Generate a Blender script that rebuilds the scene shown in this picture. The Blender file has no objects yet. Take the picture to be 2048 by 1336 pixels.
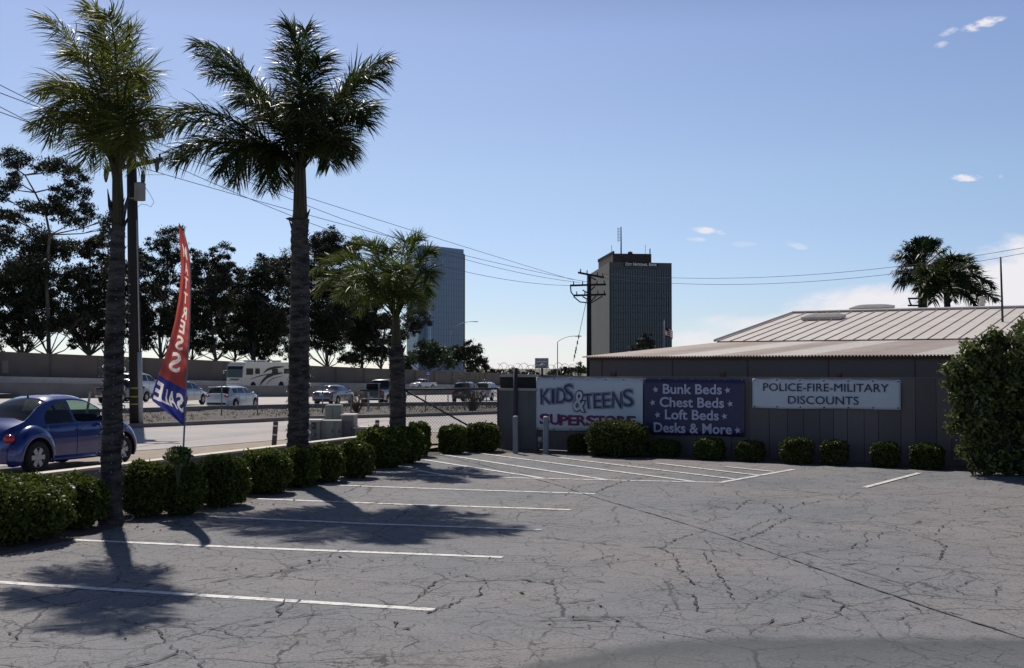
import bpy, math, random
import numpy as np
from mathutils import Vector, Matrix
R = math.radians
sc = bpy.context.scene
COL = sc.collection
# ------------------------------------------------------------------ camera
CAM_H = 2.05; FPX = 2400.0; HOR = 735.0
PITCH = math.atan((HOR-668)/FPX)
cam = bpy.data.cameras.new('camera'); camo = bpy.data.objects.new('camera', cam); COL.objects.link(camo)
cam.sensor_width = 36.0; cam.lens = 36.0*FPX/2048; cam.clip_end = 6000; cam.clip_start = .05
camo.location = (0,0,CAM_H); camo.rotation_euler = (R(90)+PITCH, 0, 0)
sc.camera = camo
# ------------------------------------------------------------------ sun + sky
SUN_AZ = -19.5; SUN_EL = 47.0        # azimuth measured from +Y towards +X
sun_dir = Vector((math.sin(R(SUN_AZ))*math.cos(R(SUN_EL)), math.cos(R(SUN_AZ))*math.cos(R(SUN_EL)), math.sin(R(SUN_EL))))
sl = bpy.data.lights.new('sun','SUN'); sl.energy = 4.2; sl.angle = R(.53); sl.color = (1.0,.93,.84)
so = bpy.data.objects.new('sun', sl); COL.objects.link(so)
so.rotation_euler = sun_dir.to_track_quat('Z','Y').to_euler(); so.location = (0,0,60)
world = bpy.data.worlds.new('World'); sc.world = world; world.use_nodes = True
sc.view_settings.view_transform = 'Standard'; sc.view_settings.look = 'None'
sc.view_settings.exposure = 0.0; sc.view_settings.gamma = 1.0
SKY_STRENGTH = 0.14
def build_world():
    nt = world.node_tree; N = nt.nodes; L = nt.links; N.clear()
    out = N.new('ShaderNodeOutputWorld'); bg = N.new('ShaderNodeBackground'); bg.inputs['Strength'].default_value = SKY_STRENGTH
    sky = N.new('ShaderNodeTexSky'); sky.sky_type = 'NISHITA'; sky.sun_disc = False
    sky.sun_elevation = R(SUN_EL); sky.sun_rotation = R(SUN_AZ); sky.altitude = 20
    sky.air_density = 0.5; sky.dust_density = 0.3; sky.ozone_density = 1.0
    tc = N.new('ShaderNodeTexCoord'); sep = N.new('ShaderNodeSeparateXYZ'); L.new(tc.outputs['Generated'], sep.inputs[0])
    def M(op, a, b=None, clamp=False):
        n = N.new('ShaderNodeMath'); n.operation = op; n.use_clamp = clamp
        for i, v in enumerate((a, b)):
            if v is None: continue
            if isinstance(v, (int, float)): n.inputs[i].default_value = v
            else: L.new(v, n.inputs[i])
        return n.outputs[0]
    ys = M('MAXIMUM', sep.outputs['Y'], .001)
    u = M('DIVIDE', sep.outputs['X'], ys); v = M('DIVIDE', sep.outputs['Z'], ys)
    cb = N.new('ShaderNodeCombineXYZ'); L.new(u, cb.inputs[0]); L.new(v, cb.inputs[1])
    no = N.new('ShaderNodeTexNoise'); no.inputs['Scale'].default_value = 60; no.inputs['Detail'].default_value = 8; no.inputs['Roughness'].default_value = .62
    mp = N.new('ShaderNodeMapping'); mp.inputs['Scale'].default_value = (1,2.2,1); L.new(cb.outputs[0], mp.inputs[0]); L.new(mp.outputs[0], no.inputs['Vector'])
    no2 = N.new('ShaderNodeTexNoise'); no2.inputs['Scale'].default_value = 14; no2.inputs['Detail'].default_value = 6; L.new(mp.outputs[0], no2.inputs['Vector'])
    front = M('GREATER_THAN', sep.outputs['Y'], .05)
    total = None
    # px, py, radius px x, y, tilt deg, strength, use coarse noise
    clouds = [(1975,42,52,13,17,.95,0),(1905,58,26,8,20,.5,0),(1886,86,22,8,15,.5,0),(1935,354,36,9,0,.9,0),(2004,352,10,6,0,.4,0),(1416,461,42,8,-8,.85,0),(1393,478,24,6,-4,.5,0),
              (1592,490,36,8,-15,.35,0),(1490,488,30,7,0,.2,0),
              (1960,590,330,105,12,1.2,1),(2090,560,260,120,8,1.1,1),(1740,612,230,55,8,1.0,1),(1400,690,110,34,0,.9,1),(1060,684,190,18,0,.95,1),(1060,722,260,30,0,.8,1),(1560,650,200,30,0,.75,1)]
    for (px,py,rx,ry,tilt,st,co) in clouds:
        m = N.new('ShaderNodeMapping'); m.vector_type = 'TEXTURE'
        m.inputs['Location'].default_value = ((px-1024)/FPX, (HOR-py)/FPX, 0)
        m.inputs['Rotation'].default_value = (0,0,R(tilt)); m.inputs['Scale'].default_value = (rx/FPX, ry/FPX, 1)
        L.new(cb.outputs[0], m.inputs[0])
        ln = N.new('ShaderNodeVectorMath'); ln.operation = 'LENGTH'; L.new(m.outputs[0], ln.inputs[0])
        base = M('SUBTRACT', 1.0, ln.outputs['Value'])
        nz = M('MULTIPLY', M('SUBTRACT', (no2 if co else no).outputs[0], .5), 1.6 if co else 3.2)
        nz2 = M('MULTIPLY', M('SUBTRACT', no.outputs[0], .5), .9 if co else 1.0)
        s = M('ADD', base, M('ADD', nz, nz2))
        s = M('MULTIPLY', M('MULTIPLY', s, 1.5 if co else 1.1, True), M('MULTIPLY', base, 4, True))
        s = M('MULTIPLY', s, st)
        total = s if total is None else M('MAXIMUM', total, s)
    total = M('MULTIPLY', M('MINIMUM', total, 1), front)
    mix = N.new('ShaderNodeMix'); mix.data_type = 'RGBA'
    hs = N.new('ShaderNodeHueSaturation'); hs.inputs['Saturation'].default_value = SKY_SAT; hs.inputs['Value'].default_value = 1.0
    tint = N.new('ShaderNodeMix'); tint.data_type='RGBA'; tint.blend_type='MULTIPLY'; tint.inputs[0].default_value = 1
    L.new(sky.outputs[0], hs.inputs['Color']); L.new(hs.outputs[0], tint.inputs[6]); tint.inputs[7].default_value = SKY_TINT
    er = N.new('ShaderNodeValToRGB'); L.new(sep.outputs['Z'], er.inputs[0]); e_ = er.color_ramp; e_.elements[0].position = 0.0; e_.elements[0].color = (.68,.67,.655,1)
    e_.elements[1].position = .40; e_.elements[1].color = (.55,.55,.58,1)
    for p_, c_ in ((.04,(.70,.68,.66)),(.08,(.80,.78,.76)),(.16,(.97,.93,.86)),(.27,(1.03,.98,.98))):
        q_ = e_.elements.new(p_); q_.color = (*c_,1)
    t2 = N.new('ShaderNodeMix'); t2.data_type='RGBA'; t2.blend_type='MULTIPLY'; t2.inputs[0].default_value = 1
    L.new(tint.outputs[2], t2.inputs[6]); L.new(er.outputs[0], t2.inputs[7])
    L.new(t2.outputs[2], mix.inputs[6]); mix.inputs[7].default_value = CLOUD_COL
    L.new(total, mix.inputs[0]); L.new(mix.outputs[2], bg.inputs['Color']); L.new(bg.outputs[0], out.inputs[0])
SKY_SAT = 1.0; SKY_TINT = (1,1,1,1); CLOUD_COL = (6.1,6.0,6.3,1)
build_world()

# ------------------------------------------------------------------ pixel -> world (read off the photograph once)
cp, sp = math.cos(PITCH), math.sin(PITCH)
def ray(px, py):
    a = (px-1024)/FPX; c = (668-py)/FPX
    return Vector((a, cp - c*sp, sp + c*cp))
def D(px, py, Y):
    r = ray(px,py); t = Y/r.y
    return Vector((r.x*t, Y, CAM_H + r.z*t))
def U(px, py, z=0.0):
    r = ray(px,py); t = (z-CAM_H)/r.z
    return Vector((r.x*t, r.y*t, z))
def UP(px, py, c, slope, dx, dy):       # plane z = c - slope*(dx*x+dy*y)
    r = ray(px,py); t = (c-CAM_H)/(r.z + slope*(dx*r.x+dy*r.y))
    return Vector((r.x*t, r.y*t, CAM_H+r.z*t))
FW = (.55-.15, .013, math.sin(R(14)), math.cos(R(14)))
def F(px, py): return UP(px, py, *FW)
def zf(x, y): return FW[0]-FW[1]*(FW[2]*x+FW[3]*y)

# ------------------------------------------------------------------ mesh helpers
def link(o, parent=None):
    COL.objects.link(o)
    if parent is not None: o.parent = parent
    return o
def tag(o, label, cat, group=None, kind=None):
    if label: o['label'] = label
    if cat: o['category'] = cat
    if group: o['group'] = group
    if kind: o['kind'] = kind
    return o
def empty(name, loc=(0,0,0), rz=0.0, label=None, cat=None, group=None):
    o = bpy.data.objects.new(name, None); o.empty_display_size = .2
    o.location = loc; o.rotation_euler = (0,0,rz); link(o)
    return tag(o, label, cat, group)
def raw_mesh(name, verts, faces, mat, parent=None, smooth=False, origin=None):
    """verts Nx3 array, faces: list or MxK array"""
    v = np.asarray(verts, dtype=np.float32)
    if origin is None and parent is not None: origin = parent.get('_o')
    me = bpy.data.meshes.new(name)
    if isinstance(faces, np.ndarray):
        K = faces.shape[1]; M = faces.shape[0]
        me.vertices.add(len(v)); me.vertices.foreach_set('co', v.ravel())
        me.loops.add(M*K); me.loops.foreach_set('vertex_index', faces.astype(np.int32).ravel())
        me.polygons.add(M); me.polygons.foreach_set('loop_start', np.arange(0, M*K, K, dtype=np.int32))
        me.update(calc_edges=True)
    else:
        me.from_pydata([tuple(map(float,p)) for p in v], [], faces); me.update()
    if smooth: me.polygons.foreach_set('use_smooth', [True]*len(me.polygons))
    if isinstance(mat, (list,tuple)):
        for m in mat: me.materials.append(m)
    else: me.materials.append(mat)
    return link(bpy.data.objects.new(name, me), parent)
class MB:
    def __init__(s): s.v=[]; s.f=[]
    def add(s, vs, fs):
        o=len(s.v); s.v += [tuple(p) for p in vs]; s.f += [tuple(i+o for i in f) for f in fs]; return s
    def box(s, c, size, rz=0.0, M=None):
        hx,hy,hz = size[0]/2,size[1]/2,size[2]/2
        vs=[Vector((x,y,z)) for x in(-hx,hx) for y in(-hy,hy) for z in(-hz,hz)]
        if M is not None: vs=[M@p for p in vs]
        if rz: q=Matrix.Rotation(rz,3,'Z'); vs=[q@p for p in vs]
        c=Vector(c); vs=[p+c for p in vs]
        return s.add(vs,[(0,1,3,2),(4,6,7,5),(0,4,5,1),(2,3,7,6),(0,2,6,4),(1,5,7,3)])
    def bbox(s, c, size, b=.02, rz=0.0):            # bevelled box
        hx,hy,hz=[q/2 for q in size]; vs=[]; fs=[]
        lay=[(-hz,b),(-hz+b,0),(hz-b,0),(hz,b)]
        for z,i in lay:
            x=hx-i; y=hy-i; k=b
            vs += [(-x+k,-y,z),(x-k,-y,z),(x,-y+k,z),(x,y-k,z),(x-k,y,z),(-x+k,y,z),(-x,y-k,z),(-x,-y+k,z)]
        for l in range(3):
            for i in range(8): j=(i+1)%8; fs.append((l*8+i,l*8+j,l*8+8+j,l*8+8+i))
        fs.append(tuple(reversed(range(8)))); fs.append(tuple(range(24,32)))
        q=Matrix.Rotation(rz,3,'Z'); c=Vector(c)
        return s.add([q@Vector(p)+c for p in vs],fs)
    def tube(s, pts, rad, n=8, cap=True):
        pts=[Vector(p) for p in pts]; m=len(pts)
        if not hasattr(rad,'__len__'): rad=[rad]*m
        vs=[]; fs=[]; prev=None
        for i,p in enumerate(pts):
            t=(pts[min(i+1,m-1)]-pts[max(i-1,0)])
            if t.length<1e-9: t=Vector((0,0,1))
            t.normalize()
            if prev is None:
                a=Vector((1,0,0)) if abs(t.x)<.8 else Vector((0,1,0)); u=t.cross(a).normalized()
            else:
                u=prev-t*prev.dot(t); u=u.normalized() if u.length>1e-6 else t.orthogonal().normalized()
            prev=u; w=t.cross(u)
            for k in range(n):
                a=2*math.pi*k/n; vs.append(p+(u*math.cos(a)+w*math.sin(a))*rad[i])
        for i in range(m-1):
            for k in range(n):
                j=(k+1)%n; fs.append((i*n+k,i*n+j,i*n+n+j,i*n+n+k))
        if cap: fs.append(tuple(reversed(range(n)))); fs.append(tuple(range((m-1)*n,m*n)))
        return s.add(vs,fs)
    def lathe(s, prof, c, axis='Z', n=24):          # prof [(r,h)]
        vs=[]; fs=[]; m=len(prof)
        for r,h in prof:
            for k in range(n):
                a=2*math.pi*k/n; x,y=r*math.cos(a),r*math.sin(a)
                vs.append({'Z':(x,y,h),'Y':(x,h,y),'X':(h,x,y)}[axis])
        for i in range(m-1):
            for k in range(n):
                j=(k+1)%n; fs.append((i*n+k,i*n+j,i*n+n+j,i*n+n+k))
        c=Vector(c)
        return s.add([Vector(p)+c for p in vs],fs)
    def sheet(s, A, B):                              # ruled surface between two polylines
        n=len(A); o=len(s.v); s.v+= [tuple(p) for p in A]+[tuple(p) for p in B]
        for i in range(n-1): s.f.append((o+i,o+i+1,o+n+i+1,o+n+i))
        return s
    def grid(s, P):                                  # P[i][j] points
        o=len(s.v); n=len(P); m=len(P[0])
        for row in P: s.v += [tuple(p) for p in row]
        for i in range(n-1):
            for j in range(m-1): s.f.append((o+i*m+j,o+i*m+j+1,o+(i+1)*m+j+1,o+(i+1)*m+j))
        return s
    def prism(s, poly, z0, z1):
        n=len(poly); vs=[(p[0],p[1],z0) for p in poly]+[(p[0],p[1],z1) for p in poly]
        fs=[(i,(i+1)%n,n+(i+1)%n,n+i) for i in range(n)]+[tuple(reversed(range(n))),tuple(range(n,2*n))]
        return s.add(vs,fs)
    def slab(s, poly, y0, y1):                       # polygon in x,z extruded along y
        n=len(poly); vs=[(p[0],y0,p[1]) for p in poly]+[(p[0],y1,p[1]) for p in poly]
        fs=[(i,(i+1)%n,n+(i+1)%n,n+i) for i in range(n)]+[tuple(reversed(range(n))),tuple(range(n,2*n))]
        return s.add(vs,fs)
    def build(s, name, mat, parent=None, smooth=False, off=None):
        v=np.array(s.v,dtype=np.float32)
        if off is not None: v=v-np.array(off,dtype=np.float32)
        return raw_mesh(name, v, s.f, mat, parent, smooth)

# ------------------------------------------------------------------ materials
_m={}
def mat(name, c1, c2=None, scale=8.0, rough=.8, bump=0.0, metal=0.0, spec=.5, detail=5.0, island=False, transl=0.0, tcol=None, coord='Object', stretch=(1,1,1), lo=.3, hi=.7, bscale=None, coat=0.0, alpha=None):
    if name in _m: return _m[name]
    m=bpy.data.materials.new(name); m.use_nodes=True; nt=m.node_tree; N=nt.nodes; L=nt.links
    b=N['Principled BSDF']; b.inputs['Roughness'].default_value=rough; b.inputs['Metallic'].default_value=metal
    b.inputs['Specular IOR Level'].default_value=spec; b.inputs['Coat Weight'].default_value=coat; b.inputs['Coat Roughness'].default_value=.05
    if c2 is None: c2=tuple(x*.8 for x in c1)
    tc=N.new('ShaderNodeTexCoord'); mp=N.new('ShaderNodeMapping'); mp.inputs['Scale'].default_value=stretch; L.new(tc.outputs[coord],mp.inputs[0])
    no=N.new('ShaderNodeTexNoise'); no.inputs['Scale'].default_value=scale; no.inputs['Detail'].default_value=detail; no.inputs['Roughness'].default_value=.6; L.new(mp.outputs[0],no.inputs['Vector'])
    cr=N.new('ShaderNodeValToRGB'); cr.color_ramp.elements[0].position=lo; cr.color_ramp.elements[1].position=hi
    cr.color_ramp.elements[0].color=(*c1,1); cr.color_ramp.elements[1].color=(*c2,1)
    if island:
        g=N.new('ShaderNodeNewGeometry'); mx=N.new('ShaderNodeMath'); mx.operation='MULTIPLY_ADD'; mx.inputs[1].default_value=.65
        L.new(g.outputs['Random Per Island'],mx.inputs[0]); m2=N.new('ShaderNodeMath'); m2.operation='MULTIPLY'; m2.inputs[1].default_value=.35
        L.new(no.outputs[0],m2.inputs[0]); L.new(m2.outputs[0],mx.inputs[2]); L.new(mx.outputs[0],cr.inputs[0])
    else: L.new(no.outputs[0],cr.inputs[0])
    L.new(cr.outputs[0],b.inputs['Base Color'])
    if bump:
        n2=N.new('ShaderNodeTexNoise'); n2.inputs['Scale'].default_value=bscale or scale*4; n2.inputs['Detail'].default_value=4; L.new(mp.outputs[0],n2.inputs['Vector'])
        bp=N.new('ShaderNodeBump'); bp.inputs['Strength'].default_value=bump; bp.inputs['Distance'].default_value=.02; L.new(n2.outputs[0],bp.inputs['Height']); L.new(bp.outputs[0],b.inputs['Normal'])
    if transl:
        t=N.new('ShaderNodeBsdfTranslucent'); ms=N.new('ShaderNodeMixShader'); ms.inputs[0].default_value=transl
        if tcol: t.inputs['Color'].default_value=(*tcol,1)
        else: L.new(cr.outputs[0],t.inputs['Color'])
        L.new(b.outputs[0],ms.inputs[1]); L.new(t.outputs[0],ms.inputs[2]); L.new(ms.outputs[0],N['Material Output'].inputs['Surface'])
    _m[name]=m; return m
def glass(name, tint, trans=.3, rough=.03):
    if name in _m: return _m[name]
    m=bpy.data.materials.new(name); m.use_nodes=True; nt=m.node_tree; N=nt.nodes; L=nt.links
    b=N['Principled BSDF']; b.inputs['Base Color'].default_value=(.012,.014,.017,1); b.inputs['Roughness'].default_value=rough; b.inputs['Specular IOR Level'].default_value=.7
    t=N.new('ShaderNodeBsdfTransparent'); t.inputs['Color'].default_value=(*tint,1)
    ms=N.new('ShaderNodeMixShader'); ms.inputs[0].default_value=trans; L.new(b.outputs[0],ms.inputs[1]); L.new(t.outputs[0],ms.inputs[2]); L.new(ms.outputs[0],N['Material Output'].inputs['Surface'])
    _m[name]=m; return m
rngs=random.Random(7)
def text_obj(name, s, size, m, parent, x, z, y=-.01, rot=0.0, bold=0.0, ext=.002, align='LEFT', sx=1.0, mirror=False, shear=0.0, spacing=1.0):
    cu=bpy.data.curves.new('t','FONT'); cu.body=s; cu.size=size; cu.extrude=ext; cu.offset=bold; cu.align_x=align; cu.resolution_u=3; cu.shear=shear; cu.space_character=spacing
    o=bpy.data.objects.new('t',cu); COL.objects.link(o)
    dg=bpy.context.evaluated_depsgraph_get(); me=bpy.data.meshes.new_from_object(o.evaluated_get(dg))
    bpy.data.objects.remove(o); bpy.data.curves.remove(cu)
    me.materials.clear(); me.materials.append(m); me.name=name
    T=Matrix.Translation((x,y,z))@Matrix.Rotation(R(90),4,'X')@Matrix.Rotation(rot,4,'Z')@Matrix.Diagonal(((-sx if mirror else sx),1,1,1))
    me.transform(T)
    if mirror: me.flip_normals()
    return link(bpy.data.objects.new(name,me),parent)
def text_width(s,size,bold=0,spacing=1.0):
    cu=bpy.data.curves.new('t','FONT'); cu.body=s; cu.size=size; cu.offset=bold; cu.space_character=spacing
    o=bpy.data.objects.new('t',cu); COL.objects.link(o); dg=bpy.context.evaluated_depsgraph_get(); dg.update()
    me=bpy.data.meshes.new_from_object(o.evaluated_get(dg)); xs=[v.co.x for v in me.vertices]; zs=[v.co.y for v in me.vertices]
    bpy.data.objects.remove(o); bpy.data.curves.remove(cu); bpy.data.meshes.remove(me)
    return (min(xs),max(xs),min(zs),max(zs))
# ================================================================== SETTING
# --- asphalt material: aggregate, stains, crazing and darker resealed band
def asphalt_mat(name, c1, c2, cracks=True, band=False):
    m=bpy.data.materials.new(name); m.use_nodes=True; nt=m.node_tree; N=nt.nodes; L=nt.links; b=N['Principled BSDF']
    def M(op,a,b_=None,c=None,clamp=False):
        n=N.new('ShaderNodeMath'); n.operation=op; n.use_clamp=clamp
        for i,v in enumerate((a,b_,c)):
            if v is None: continue
            if isinstance(v,(int,float)): n.inputs[i].default_value=v
            else: L.new(v,n.inputs[i])
        return n.outputs[0]
    tc=N.new('ShaderNodeTexCoord'); P=tc.outputs['Object']
    def noise(sc_,det=5,ro=.6,vec=P):
        n=N.new('ShaderNodeTexNoise'); n.inputs['Scale'].default_value=sc_; n.inputs['Detail'].default_value=det; n.inputs['Roughness'].default_value=ro; L.new(vec,n.inputs['Vector']); return n
    big=noise(.35,6); mid=noise(2.6,6,.65); fine=noise(34,6,.85); grit=N.new('ShaderNodeTexVoronoi'); grit.inputs['Scale'].default_value=48; L.new(P,grit.inputs['Vector'])
    cr=N.new('ShaderNodeValToRGB'); cr.color_ramp.elements[0].position=.34; cr.color_ramp.elements[1].position=.66; cr.color_ramp.elements[0].color=(*c1,1); cr.color_ramp.elements[1].color=(*c2,1)
    L.new(M('ADD',M('MULTIPLY',big.outputs[0],.6),M('MULTIPLY',mid.outputs[0],.4)),cr.inputs[0])
    col=cr.outputs[0]
    def mul(col,fac,dark):
        mx=N.new('ShaderNodeMix'); mx.data_type='RGBA'; L.new(fac,mx.inputs[0]); L.new(col,mx.inputs[6]); mx.inputs[7].default_value=(*dark,1); return mx.outputs[2]
    # aggregate speckle
    sp=N.new('ShaderNodeMix'); sp.data_type='RGBA'; sp.blend_type='MULTIPLY'; sp.inputs[0].default_value=1
    r2=N.new('ShaderNodeValToRGB'); r2.color_ramp.elements[0].position=.33; r2.color_ramp.elements[0].color=(.50,.50,.52,1); r2.color_ramp.elements[1].position=.67; r2.color_ramp.elements[1].color=(1.50,1.49,1.48,1)
    L.new(fine.outputs[0],r2.inputs[0]); L.new(col,sp.inputs[6]); L.new(r2.outputs[0],sp.inputs[7]); col=sp.outputs[2]
    stones=M('MULTIPLY',M('LESS_THAN',grit.outputs['Distance'],.20),M('GREATER_THAN',noise(31,2).outputs[0],.6))
    col=mul(col,M('MULTIPLY',stones,.5),(.34,.33,.32))
    tan_=N.new('ShaderNodeValToRGB'); tan_.color_ramp.elements[0].position=.40; tan_.color_ramp.elements[1].position=.62; L.new(noise(.22,4,.55).outputs[0],tan_.inputs[0])
    tan_.color_ramp.elements[0].color=(.88,.93,.97,1); tan_.color_ramp.elements[1].color=(1.10,1.04,1.0,1)
    tm=N.new('ShaderNodeMix'); tm.data_type='RGBA'; tm.blend_type='MULTIPLY'; tm.inputs[0].default_value=1; L.new(col,tm.inputs[6]); L.new(tan_.outputs[0],tm.inputs[7]); col=tm.outputs[2]
    height=fine.outputs[0]
    if cracks:
        wob=noise(2.4,5,.7); wv=N.new('ShaderNodeMix'); wv.data_type='VECTOR'; wv.inputs[0].default_value=.16
        L.new(P,wv.inputs[4]); L.new(wob.outputs['Color'],wv.inputs[5])
        tot=None
        for scl,wid,th,soft in ((.8,.011,.52,.17),(1.9,.018,.52,.14),(4.2,.030,.53,.12),(8.0,.04,.56,.10)):
            vo=N.new('ShaderNodeTexVoronoi'); vo.feature='DISTANCE_TO_EDGE'; vo.inputs['Scale'].default_value=scl; L.new(wv.outputs[1],vo.inputs['Vector'])
            nn=noise(1.7*scl,6,.8)
            w=M('MULTIPLY',M('SUBTRACT',nn.outputs[0],.38,None,True),wid*4.2)
            line=M('LESS_THAN',vo.outputs['Distance'],w)
            msk=M('MULTIPLY',M('SUBTRACT',noise(.5+.17*scl,5,.75).outputs[0],th-soft,None,True),6.0,None,True)
            c=M('MULTIPLY',line,msk); tot=c if tot is None else M('MAXIMUM',tot,c)
        spot=M('GREATER_THAN',M('MULTIPLY',noise(11,6,.8).outputs[0],noise(.8,4).outputs[0]),.345)
        col=mul(col,M('MULTIPLY',spot,.55),(.06,.06,.062))
        oil=M('MULTIPLY',M('SUBTRACT',noise(.9,3,.5).outputs[0],.60,None,True),3.0,None,True); col=mul(col,M('MULTIPLY',oil,.5),(.09,.09,.093))
        col=mul(col,M('MULTIPLY',tot,.92),(.036,.036,.038)); height=M('SUBTRACT',M('MULTIPLY',height,.35),tot)
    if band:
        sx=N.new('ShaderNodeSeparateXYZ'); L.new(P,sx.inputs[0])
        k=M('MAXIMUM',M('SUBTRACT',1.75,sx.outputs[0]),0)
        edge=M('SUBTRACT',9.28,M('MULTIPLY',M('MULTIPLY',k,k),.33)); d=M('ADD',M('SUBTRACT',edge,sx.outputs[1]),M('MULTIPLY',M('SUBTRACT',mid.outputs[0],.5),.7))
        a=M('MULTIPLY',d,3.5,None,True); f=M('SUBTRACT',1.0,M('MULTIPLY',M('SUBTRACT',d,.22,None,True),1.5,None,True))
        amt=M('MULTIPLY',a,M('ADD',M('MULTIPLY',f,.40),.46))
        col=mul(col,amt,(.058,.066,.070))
    L.new(col,b.inputs['Base Color']); b.inputs['Roughness'].default_value=.86; b.inputs['Specular IOR Level'].default_value=.35
    bp=N.new('ShaderNodeBump'); bp.inputs['Strength'].default_value=.35; bp.inputs['Distance'].default_value=.012; L.new(height,bp.inputs['Height']); L.new(bp.outputs[0],b.inputs['Normal'])
    return m
m_lot=asphalt_mat('lot_asphalt',(.155,.160,.170),(.228,.222,.224),True,True)
m_street=asphalt_mat('street_asphalt',(.36,.335,.32),(.44,.41,.39),False)
m_fwy=asphalt_mat('freeway_concrete',(.42,.39,.37),(.52,.48,.45),False)
m_soil=mat('planter_soil',(.07,.05,.038),(.16,.12,.09),6,.95,.8)
m_dirt=mat('sandy_dirt',(.26,.21,.165),(.40,.33,.26),2.5,.95,.6)
m_weed=mat('verge_dirt',(.035,.031,.026),(.12,.10,.08),1.1,.95,.7)
m_conc=mat('concrete',(.34,.33,.31),(.44,.42,.39),1.5,.85,.3)
m_dconc=mat('dark_concrete',(.16,.15,.145),(.22,.205,.195),.6,.9,.2)
m_ground=mat('ground_far',(.10,.10,.06),(.17,.15,.10),.02,.95)
# ground reaching the horizon
g=MB()
rr=[60,300,900,2500,5500]; 
P=[]
for r_ in rr: P.append([(r_*math.cos(a),r_*math.sin(a),-3.6) for a in np.linspace(0,2*math.pi,65)])
g.grid(P); g.add([(0,0,-3.6)]+[(60*math.cos(a),60*math.sin(a),-3.6) for a in np.linspace(0,2*math.pi,65)],[(0,i+1,i+2) for i in range(64)])
tag(g.build('ground',m_ground),None,None,kind='structure')
# parking lot: its left edge follows the planter
edge_px=[(0,1112),(145,1079),(250,1050),(400,1028),(510,999),(640,970),(745,938),(845,911),(930,905),(1000,903)]
edge=[U(*p) for p in edge_px]
e0=edge[0]-(edge[1]-edge[0]).normalized()*16
lot=MB()
right=[Vector((34,e0.y,0))]+[Vector((34,p.y,0)) for p in edge]
A=[e0]+edge
lot.sheet(A,right)
lot.sheet([edge[-1],Vector((34,edge[-1].y,0))],[Vector((edge[-1].x,60,0)),Vector((34,60,0))])
lot.sheet([Vector((-60,-30,0)),Vector((34,-30,0))],[Vector((-60,e0.y,0)),Vector((34,e0.y,0))])
lo=lot.build('parking_lot',m_lot); lo['kind']='structure'
# planter soil (left of lot, up to low wall and gate)
LW0=Vector((-7.18,17.0,0)); LWd=Vector((.350,.9367,0)); LWn=Vector((.9367,-.350,0))   # low wall line, n towards lot
def lw(t,off=0,z=0): return LW0+LWd*t+LWn*off+Vector((0,0,z))
ps=MB(); wp=[]
for p in A:
    t=(Vector((p.x,p.y,0))-LW0).dot(LWd); wp.append(lw(min(t,13),0))
ps.sheet([Vector((p.x+.0,p.y,-.004)) for p in A],[Vector((p.x,p.y,-.004)) for p in wp])
tag(ps.build('planter_soil',m_soil),None,None,kind='structure')
# wall line
P1=Vector((.635,29.9,0)); Wd=Vector((.861,-.509,0)); Wn=Vector((-.509,-.861,0)); WA=math.atan2(-.509,.861)
def wu(px,off=0.0):
    a=(px-1024)/(FPX)*1.0/cp
    q=P1+Wn*off
    return (a*q.y-q.x)/(Wd.x-a*Wd.y)
def wpnt(u,off=0.0,z=0.0): return P1+Wd*u+Wn*off+Vector((0,0,z))
def wz(px,py,off=0.0):
    p=wpnt(wu(px,off),off); return D(px,py,p.y).z
# soil bed along wall (in its shade)
sb=MB(); sb.sheet([wpnt(u,.95,.006) for u in (-1.1,0,5,12,24)],[wpnt(u,0,.006) for u in (-1.1,0,5,12,24)])
tag(sb.build('planting_bed',m_soil),None,None,kind='structure')
# street
farp=[(-700,905),(-300,884),(0,869),(240,857),(380,851),(512,845),(620,839),(820,834),(1000,828),(1300,822)]
nearp=[(-700,1060),(-300,970),(0,934),(262,902),(400,893),(530,882),(640,875),(800,867),(1000,860),(1300,852)]
fk=[U(*p,0.0) for p in farp]; nk=[U(*p,0.0) for p in nearp]
st=MB(); st.sheet(nk,fk); tag(st.build('street',m_street),None,None,kind='structure')
gt=MB(); gt.sheet([p+Vector((0,0,.004)) for p in nk],[p+Vector((-.25,.35,.004)) for p in nk])
tag(gt.build('gutter',m_conc),None,None,kind='structure')
kb=MB()
for a,b_,h in((fk,[p+Vector((-.1,.2,0)) for p in fk],.14),):
    kb.grid([[p for p in a],[p+Vector((0,0,h)) for p in a],[p+Vector((0,0,h)) for p in b_],[p for p in b_]])
tag(kb.build('kerb',m_dconc),None,None,kind='structure')
# dirt shoulder between low wall and street
ds=MB(); base=[lw(t,0,-.01) for t in (-22,-12,-4,0,3,6,8,10,13,20)]
ds.sheet(base,[Vector((p.x,p.y,-.006)) for p in nk]); tag(ds.build('dirt_shoulder',m_dirt),None,None,kind='structure')
# verge between street and freeway
nearf=[(-700,868),(-300,846),(0,835),(240,828),(380,823),(560,818),(700,815),(800,813),(1000,811),(1300,806)]
fe=[F(*p) for p in nearf]
vg=MB(); rows=[]
rv=random.Random(3)
for t in np.linspace(0,1,9):
    row=[]
    for i in range(55):
        s=i/54*(len(fk)-1); k=min(int(s),len(fk)-2); w=s-k
        a=fk[k].lerp(fk[k+1],w)+Vector((-.1,.2,.13)); b_=fe[k].lerp(fe[k+1],w)
        p=a.lerp(b_,t); 
        if 0<t<1: p.z+=rv.uniform(-.08,.14)
        row.append(p)
    rows.append(row)
vg.grid(rows); tag(vg.build('verge',m_weed,smooth=True),None,None,kind='structure')
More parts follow.
